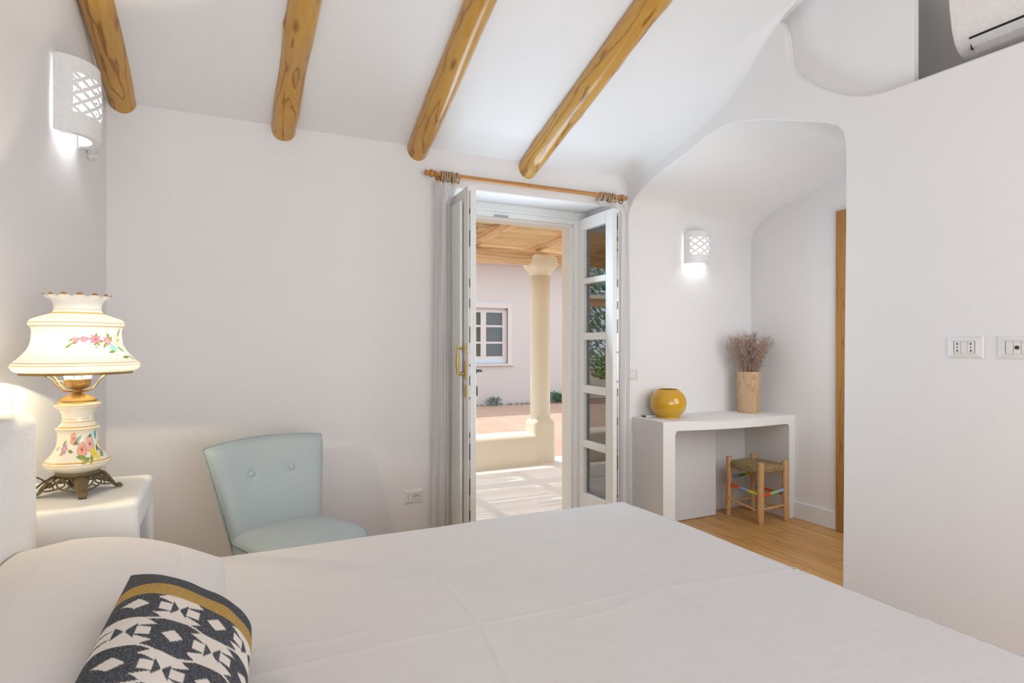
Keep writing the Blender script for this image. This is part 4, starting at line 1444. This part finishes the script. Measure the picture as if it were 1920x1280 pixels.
# ------------------------------------------------------------------ stool
st = thing('stool', (3.455, 3.105, 0), 'small wooden stool with woven seagrass seat and coloured rungs', 'stool')
LEG = {'fl': (3.345 - 3.455, 2.975 - 3.105), 'fr': (3.575 - 3.455, 2.965 - 3.105), 'bl': (3.338 - 3.455, 3.255 - 3.105), 'br': (3.570 - 3.455, 3.245 - 3.105)}
for k, (x, y) in LEG.items():
    pts = spline([(x * 1.03, y * 1.03, 0.0), (x * 1.03, y * 1.03, 0.06), (x, y, 0.2), (x, y, 0.41), (x, y, 0.422)], 4)
    rad = [0.0155, 0.0175, 0.0195, 0.0205, 0.0215] + [0.022] * 4 + [0.0215] * 4 + [0.021, 0.020, 0.018, 0.016]
    G().tube(pts, rad[:len(pts)], 16).build('leg', M['stool_wood'], st, smooth=50)
RED, BLU, YEL, GRN, LGR, SKY = (0.70, 0.10, 0.02), (0.25, 0.38, 0.62), (0.66, 0.62, 0.04), (0.13, 0.34, 0.05), (0.36, 0.58, 0.20), (0.33, 0.42, 0.68)
def rung(a, b, z0, z1, r, cols=None):
    p, q = Vector((*LEG[a], z0)), Vector((*LEG[b], z1))
    pts = [p.lerp(q, i / 23) for i in range(24)]
    if cols:
        g = G().tube(pts, r, 12, colf=lambda t: cols[0] if t < 0.37 else cols[1] if t < 0.64 else cols[2])
        tag(g.build('rung', M['wrapped_thread'], st, smooth=180, paint=True), 'rung wrapped in coloured thread')
    else:
        G().tube(pts, [r * (0.75 + 0.4 * math.sin(PI * i / 23)) for i in range(24)], 10).build('rung', M['stool_wood'], st, smooth=180)
rung('bl', 'fl', 0.225, 0.205, 0.0115, (RED, BLU, YEL))
rung('fl', 'fr', 0.195, 0.225, 0.0115, (RED, LGR, SKY))
rung('bl', 'br', 0.275, 0.285, 0.0110, (BLU, GRN, YEL))
rung('br', 'fr', 0.19, 0.19, 0.0110, (BLU, RED, GRN))
rung('bl', 'fl', 0.115, 0.09, 0.008)
rung('fl', 'fr', 0.10, 0.115, 0.008)
rung('bl', 'br', 0.10, 0.10, 0.008)
rung('br', 'fr', 0.09, 0.09, 0.008)
g = G()
NR = 9
for k in range(NR):
    f = 1 - k / NR
    hx, hy = 0.128 * f, 0.145 * f
    z = 0.393 - 0.006 * (1 - f)
    pts = []
    for i in range(48):
        a = 2 * PI * i / 48
        c, s_ = math.cos(a), math.sin(a)
        x = hx * math.copysign(abs(c) ** 0.35, c)
        y = hy * math.copysign(abs(s_) ** 0.35, s_)
        pts.append((x, y, z + 0.001 * math.sin(i * 2.3 + k)))
    g.tube(pts, 0.0088, 8, closed=True)
for zz, gr in ((0.378, 0.004), (0.364, 0.003), (0.353, -0.004)):
    pts = []
    for i in range(64):
        a = 2 * PI * i / 64
        c, s_ = math.cos(a), math.sin(a)
        sag = -0.010 * (1 - abs(math.cos(2 * a))) 
        pts.append(((0.126 + gr) * math.copysign(abs(c) ** 0.35, c), (0.143 + gr) * math.copysign(abs(s_) ** 0.35, s_), zz + sag * 0.2 + 0.004))
    g.tube(pts, 0.009, 8, closed=True)
g.build('seat', M['rope'], st, smooth=180)

# ------------------------------------------------------------------ outdoors: patio, bench wall, pergola
bx('floor_patio', M['patio'], -8, 8, D + 0.42, 5.80, -0.12, 0.0, bevel=0)
tag(bpy.data.objects['floor_patio'], 'pale cement patio floor outside the french door', 'floor', kind='structure')
bx('ground_courtyard', M['terracotta'], -22, 16, 5.80, 26, -0.14, 0.0, bevel=0)
tag(bpy.data.objects['ground_courtyard'], 'terracotta brick courtyard paving beyond the low wall', 'paving', kind='structure')

def column(name_, x, y, zc, wall_side, label, gname):
    t = thing(name_, (x, y, 0), label, 'column', 0, gname)
    def rq(hw, n_=5.0):
        def f(r, z, a, k):
            ff = 1 / ((abs(math.cos(a)) ** n_ + abs(math.sin(a)) ** n_) ** (1 / n_))
            return r, z
        return f
    # square plinth with rounded shoulders, round shaft, flared square head
    def mixsq(r, z, a, k):
        sqr = 1 / max(abs(math.cos(a)), abs(math.sin(a)))
        kk = SQ[k]
        return r * ((1 - kk) + kk * min(sqr, 1.30)), z
    SQ = [1, 1, 1, 1, 0.8, 0.4, 0, 0, 0, 0, 0]
    G().lathe([(0.122, -0.05), (0.122, 0.2), (0.122, 0.40), (0.119, 0.425), (0.112, 0.44), (0.107, 0.452), (0.105, 0.48)], 64, squash=mixsq).build('plinth', M['ext_white'], t, smooth=50)
    G().lathe([(0.1075, 0.44), (0.106, 0.8), (0.104, 1.3), (0.106, 1.7), (0.109, zc - 0.2)], 48).build('shaft', M['ext_white'], t, smooth=180)
    SQ = [0, 0.2, 0.7, 1, 1, 1]
    G().lathe([(0.109, zc - 0.21), (0.114, zc - 0.175), (0.13, zc - 0.14), (0.145, zc - 0.105), (0.140, zc - 0.02), (0.115, zc + 0.005)], 64, squash=mixsq).build('capital', M['ext_white'], t, smooth=50)
    return t
column('pergola_column', 3.055, 5.64, 2.19, -1, 'cream rounded column seen through the french door', 'pergola columns')
g = G()
g.prism([(5.50, -0.02), (5.50, 0.27), (5.515, 0.295), (5.545, 0.306), (5.76, 0.312), (5.80, 0.30), (5.82, 0.27), (5.82, -0.02)], 0, -7.0, 2.95)
tag(g.build('bench_wall', M['ext_white'], bevel=0.01), 'low cream masonry bench wall along the patio edge', 'low wall')
def logbeam(name, p0, p1, r, label, cat, group=None, wob=0.02, seed=1):
    p0, p1 = Vector(p0), Vector(p1)
    L_ = (p1 - p0).length
    rr = random.Random(seed)
    ox = rr.uniform(0, 40)
    ns = max(12, int(L_ * 14))
    pts, rad = [], []
    for k in range(ns + 1):
        s = L_ * k / ns
        pts.append((wob * noise.noise((s * 0.9 + ox, 1, 2)), wob * noise.noise((s * 0.9, ox, 3)), s))
        rad.append(r * (1 + 0.10 * noise.noise((s * 2.2, ox, 9))))
    o = G().tube(pts, rad, 18).build(name, M['pergola_wood'], smooth=60)
    o.location = p0
    o.rotation_euler = (p1 - p0).to_track_quat('Z', 'X').to_euler()
    return tag(o, label, cat, group)
logbeam('pergola_beam', (-6.5, 5.64, 2.165), (6.5, 5.64, 2.165), 0.078, 'thick log beam of the pergola resting on the column', 'beam', None, 0.03, 4)
RXS = [-2.9, -2.14, -1.39, -0.65, 0.09, 0.83, 1.57, 2.31, 3.05, 3.79, 4.53]
for i, x in enumerate(RXS):
    if i == 7: lab = 'pale pergola rafter left of the column in the open doorway'
    elif i == 8: lab = 'pale pergola rafter running to the column head beside the door jamb'
    else: lab = 'pale pergola rafter outside, seen only as a reflection in the door glass'
    logbeam('pergola_rafter', (x, 6.15, 2.275), (x, D + 0.40, 2.37), 0.047, lab, 'rafter', 'rafters under the cane roof', 0.015, 30 + i)
g = G()
rr = random.Random(77)
y = D + 0.43
while y < 6.2:
    zc = 2.333 + (6.15 - y) * 0.036 + 0.010
    for seg_ in range(5):
        x0 = -4.5 + seg_ * 2.2 + rr.uniform(-0.2, 0.2)
        x1 = x0 + 2.35
        r = rr.uniform(0.0080, 0.0112)
        tone = rr.uniform(0.55, 1.12)
        cc_ = (min(1, 0.86 * tone), min(1, 0.66 * tone), min(1, 0.43 * tone ** 1.2))
        g.tube([(x0, y + rr.uniform(-0.004, 0.004), zc + rr.uniform(-0.003, 0.006)), ((x0 + x1) / 2, y + rr.uniform(-0.006, 0.006), zc + rr.uniform(-0.003, 0.006)), (x1, y + rr.uniform(-0.004, 0.004), zc + rr.uniform(-0.003, 0.006))], r, 6, colf=lambda t_, cc_=cc_: cc_)
    y += 0.0225
tag(g.build('cane_roof', M['cane'], smooth=180, recalc=False, paint=True), 'cane matting roof over the pergola', 'roof')
# ------------------------------------------------------------------ building across the courtyard
bld = thing('building', (6.5, 11.2, 0), 'pale pink house across the courtyard with a small window', 'building')
W = inv_world(bld)
BYF = 11.2
WX0, WX1, WZ0, WZ1 = 4.26, 5.30, 0.85, 1.99
g = G()
g.prism([(1.6, 0), (16, 0), (16, 2.9), (1.6, 2.9)], 1, BYF + 0.22, BYF + 5, mat=W)
g.box(1.6, WX0, BYF, BYF + 0.22, 0, 2.9, mat=W).box(WX1, 16, BYF, BYF + 0.22, 0, 2.9, mat=W).box(WX0, WX1, BYF, BYF + 0.22, 0, WZ0, mat=W).box(WX0, WX1, BYF, BYF + 0.22, WZ1, 2.9, mat=W)
g.build('house_wall', M['ext_pink'], bld)
g = G()
for (x0, x1, z0, z1) in ((WX0 - 0.10, WX0, WZ0, WZ1 + 0.11), (WX1, WX1 + 0.10, WZ0, WZ1 + 0.11), (WX0, WX1, WZ1, WZ1 + 0.11)):
    g.box(x0, x1, BYF - 0.012, BYF + 0.03, z0, z1, mat=W)
g.build('window_surround', M['ext_trim'], bld, bevel=0.003)
G().box(WX0 - 0.10, WX1 + 0.10, BYF - 0.02, BYF + 0.001, WZ1 + 0.11, WZ1 + 0.122, mat=W).build('drip_edge', M['sash_blue'], bld, bevel=0)
G().box(WX0 - 0.10, WX1 + 0.12, BYF - 0.05, BYF + 0.05, WZ0 - 0.045, WZ0, mat=W).build('window_sill', M['stone_sill'], bld, bevel=0.006)
cxm = (WX0 + WX1) / 2
for (a, b) in ((WX0 + 0.03, cxm), (cxm, WX1 - 0.03)):
    g = G()
    s_ = 0.06
    y0, y1 = BYF + 0.06, BYF + 0.11
    z0, z1 = WZ0 + 0.09, WZ1 - 0.03
    g.box(a, a + s_, y0, y1, z0, z1, mat=W).box(b - s_, b, y0, y1, z0, z1, mat=W)
    hh = (z1 - z0)
    for k in range(4):
        zc = z0 + hh * k / 3
        th = 0.06 if k in (0, 3) else 0.042
        za = z0 if k == 0 else (z1 - th if k == 3 else zc - th / 2)
        g.box(a + s_, b - s_, y0 + 0.004, y1 - 0.004, za, za + th, mat=W)
    sash = g.build('window_sash', M['ext_trim'], bld, bevel=0.003)
    for k in range(3):
        G().box(a + s_ - 0.005, b - s_ + 0.005, y0 + 0.022, y0 + 0.027, z0 + hh * k / 3 + 0.02, z0 + hh * (k + 1) / 3 - 0.02, mat=W).build('pane', M['window_glass'], sash, bevel=0)
g = G()
g.box(WX0, WX0 + 0.03, BYF + 0.05, BYF + 0.12, WZ0, WZ1, mat=W).box(WX1 - 0.03, WX1, BYF + 0.05, BYF + 0.12, WZ0, WZ1, mat=W).box(WX0, WX1, BYF + 0.05, BYF + 0.12, WZ1 - 0.03, WZ1, mat=W)
g.build('window_frame', M['ext_trim'], bld, bevel=0.003)
G().box(WX0 + 0.03, WX1 - 0.03, BYF + 0.05, BYF + 0.12, WZ0, WZ0 + 0.09, mat=W).build('sill_rail', M['sash_blue'], bld, bevel=0.004)
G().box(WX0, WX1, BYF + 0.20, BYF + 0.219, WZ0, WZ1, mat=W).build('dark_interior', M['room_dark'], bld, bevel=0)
# canal tile roof
g = G()
for k in range(62):
    x = 1.55 + k * 0.235
    for kind in (0, 1):
        vs, fs = [], []
        for j in range(9):
            a = PI * j / 8
            r = 0.095
            xx = x + (0.1175 if kind else 0) + r * math.cos(a)
            zz = (0.055 * math.sin(a) + 0.03) if kind else -(0.075 * math.sin(a)) + 0.05
            for (yy, dz) in ((BYF - 0.62, 0.0), (BYF + 2.6, 0.75)):
                vs.append((xx, yy, 2.94 + zz + dz))
        for j in range(8):
            fs.append((2 * j, 2 * j + 2, 2 * j + 3, 2 * j + 1))
        g.add(vs, fs, mat=W)
g.build('tile_roof', M['roof_tile'], bld, smooth=60, solid=0.014, recalc=False)
g = G()
g.prism([(BYF - 0.55, 2.985), (BYF - 0.55, 3.005), (BYF + 2.6, 3.74), (BYF + 2.6, 2.9), (BYF, 2.86)], 0, 1.6, 16, mat=W)
g.build('eaves_board', M['ext_pink'], bld)

# plants and stones along its foot
def leafy(name, mat, loc, rx, ry, rz, n, size, seed, label, cat, group=None, stem=True, blooms=0, shell=0.5):
    t = thing(name, loc, label, cat, 0, group)
    rr = random.Random(seed)
    g = G()
    blobs = [(Vector((rr.uniform(-0.6, 0.6) * rx, rr.uniform(-0.6, 0.6) * ry, rz * rr.uniform(0.35, 0.8))), rr.uniform(0.35, 0.6)) for _ in range(9)]
    for _ in range(n):
        bc, br = rr.choice(blobs)
        d = Vector((rr.gauss(0, 1), rr.gauss(0, 1), rr.gauss(0, 1))).normalized()
        q = d * (rr.uniform(shell, 1) * br)
        p = bc + Vector((q.x * rx, q.y * ry, q.z * rz * 0.62))
        if p.z < 0.01: p.z = rr.uniform(0.01, 0.2) * rz
        u = (d + Vector((rr.uniform(-1, 1), rr.uniform(-1, 1), rr.uniform(-1, 1))) * 0.9).normalized()
        v = u.orthogonal().normalized()
        w_ = u.cross(v)
        s = size * rr.uniform(0.6, 1.3)
        g.add([tuple(p), tuple(p + v * s + w_ * s * 0.32), tuple(p + v * s * 2 + u * s * 0.2), tuple(p + v * s - w_ * s * 0.32)], [(0, 1, 2, 3)])
    g.build('foliage', mat, t, recalc=False)
    if blooms:
        g = G()
        for _ in range(blooms):
            bc, br = rr.choice(blobs)
            d = Vector((rr.gauss(0, 1), -abs(rr.gauss(0, 1)), abs(rr.gauss(0, 1)))).normalized()
            p = bc + Vector((d.x * rx, d.y * ry, d.z * rz * 0.62)) * br
            g.lathe([(0.0, -0.02), (0.05, -0.005), (0.055, 0.015), (0.0, 0.03)], 8, mat=Matrix.Translation(p))
        tag(g.build('blooms', M['flower_white'], t, smooth=180), kind='stuff')
    if stem:
        g = G().tube([(0, 0, -0.02), (0.03 * rx, 0.02, rz * 0.35), (-0.03 * rx, 0, rz * 0.65)], [0.05 * rx + 0.01, 0.04 * rx + 0.008, 0.02 * rx + 0.005], 10)
        g.build('trunk', M['bark'], t, smooth=180)
    return t
rr = random.Random(5)
first = None
for k in range(26):
    x = 4.35 + k * 0.112 + rr.uniform(-0.02, 0.02)
    if first is None:
        g = G().lathe([(0.0, -0.03), (0.05, -0.028), (0.062, 0.0), (0.045, 0.035), (0.0, 0.045)], 12, squash=lambda r, z, a, k: (r * (1 + 0.15 * math.sin(3 * a)), z * (1 + 0.1 * math.cos(2 * a))))
        o = g.build('border_stone', M['gravel'], smooth=60)
        first = o
    else:
        o = first.copy()
        C.objects.link(o)
    s = rr.uniform(0.5, 0.85)
    o.scale = (s, s * 0.9, s * rr.uniform(0.7, 1.1))
    o.rotation_euler = (0, 0, rr.uniform(0, 6))
    o.location = (x, BYF - 0.09 + rr.uniform(-0.03, 0.03), 0.02)
    tag(o, 'small grey stone edging the foot of the pink house', 'stone', 'edging stones of the pink house')
leafy('ground_plant', M['leaf_grey'], (4.93, BYF - 0.1, 0), 0.22, 0.09, 0.16, 220, 0.03, 3, 'low grey-green plant under the window of the pink house', 'plant', None, False)
leafy('ground_plant', M['leaf_green'], (6.52, BYF - 0.14, 0), 0.42, 0.12, 0.24, 500, 0.035, 9, 'low dark green plant at the pink house right of the column', 'plant', None, False)

# ------------------------------------------------------------------ garden seen only as a reflection in the glass of the right leaf
p2 = thing('garden_pergola', (-4.0, 12.0, 0), 'second white pergola reflected in the door glass', 'pergola')
W = inv_world(p2)
G().box(-9.5, -1.2, 11.9, 12.12, 2.12, 2.28, mat=W).build('fascia_beam', M['pergola_wood'], p2, bevel=0.01)
G().box(-9.5, -1.2, 11.7, 14.0, 2.28, 2.36, mat=W).build('flat_roof', M['ext_white'], p2, bevel=0.01)
G().box(-9.5, -1.2, 11.85, 12.1, 0, 0.42, mat=W).build('garden_wall', M['ext_white'], p2, bevel=0.02)
column('pergola_column', -3.85, 11.98, 2.12, 1, 'white garden column seen only as a reflection in the door glass', 'pergola columns')
column('pergola_column', -7.6, 11.98, 2.12, 1, 'far white garden column beyond the reflected one', 'pergola columns')
TREES = [(-4.2, 17.0, 2.2, 6.2, 'leaf_olive'), (-9.2, 17.6, 2.5, 7.0, 'leaf_olive'), (0.3, 20.0, 2.0, 6.6, 'leaf_green'), (-14.6, 17.0, 2.5, 6.8, 'leaf_green')]
TL = ['olive green tree behind the garden pergola, reflected in the upper panes', 'tallest olive tree behind the reflected garden column', 'dark green tree between the garden pergola and the pink house', 'dark green tree at the far end of the garden pergola']
for k, (x, y, rx, h, m_) in enumerate(TREES):
    leafy('garden_tree', M[m_], (x, y, 0), rx, rx * 0.8, h, 5200, 0.11, 60 + k, TL[k], 'tree', 'trees of the garden')
BUSH = [(-1.9, 13.0, 'leaf_light', 40), (-3.75, 13.1, 'leaf_light', 70), (-5.6, 13.0, 'leaf_light', 40), (-7.45, 13.0, 'leaf_olive', 20)]
BL = ['light green flowering shrub nearest the pink house behind the garden wall', 'light green shrub thick with white flowers beside the garden column', 'light green flowering shrub left of the reflected garden column', 'olive green shrub farthest along the garden wall']
for k, (x, y, m_, bl) in enumerate(BUSH):
    leafy('flowering_shrub', M[m_], (x, y, 0), 0.9, 0.55, 1.15, 1500, 0.06, 80 + k, BL[k], 'shrub', 'shrubs behind the garden wall', True, bl)
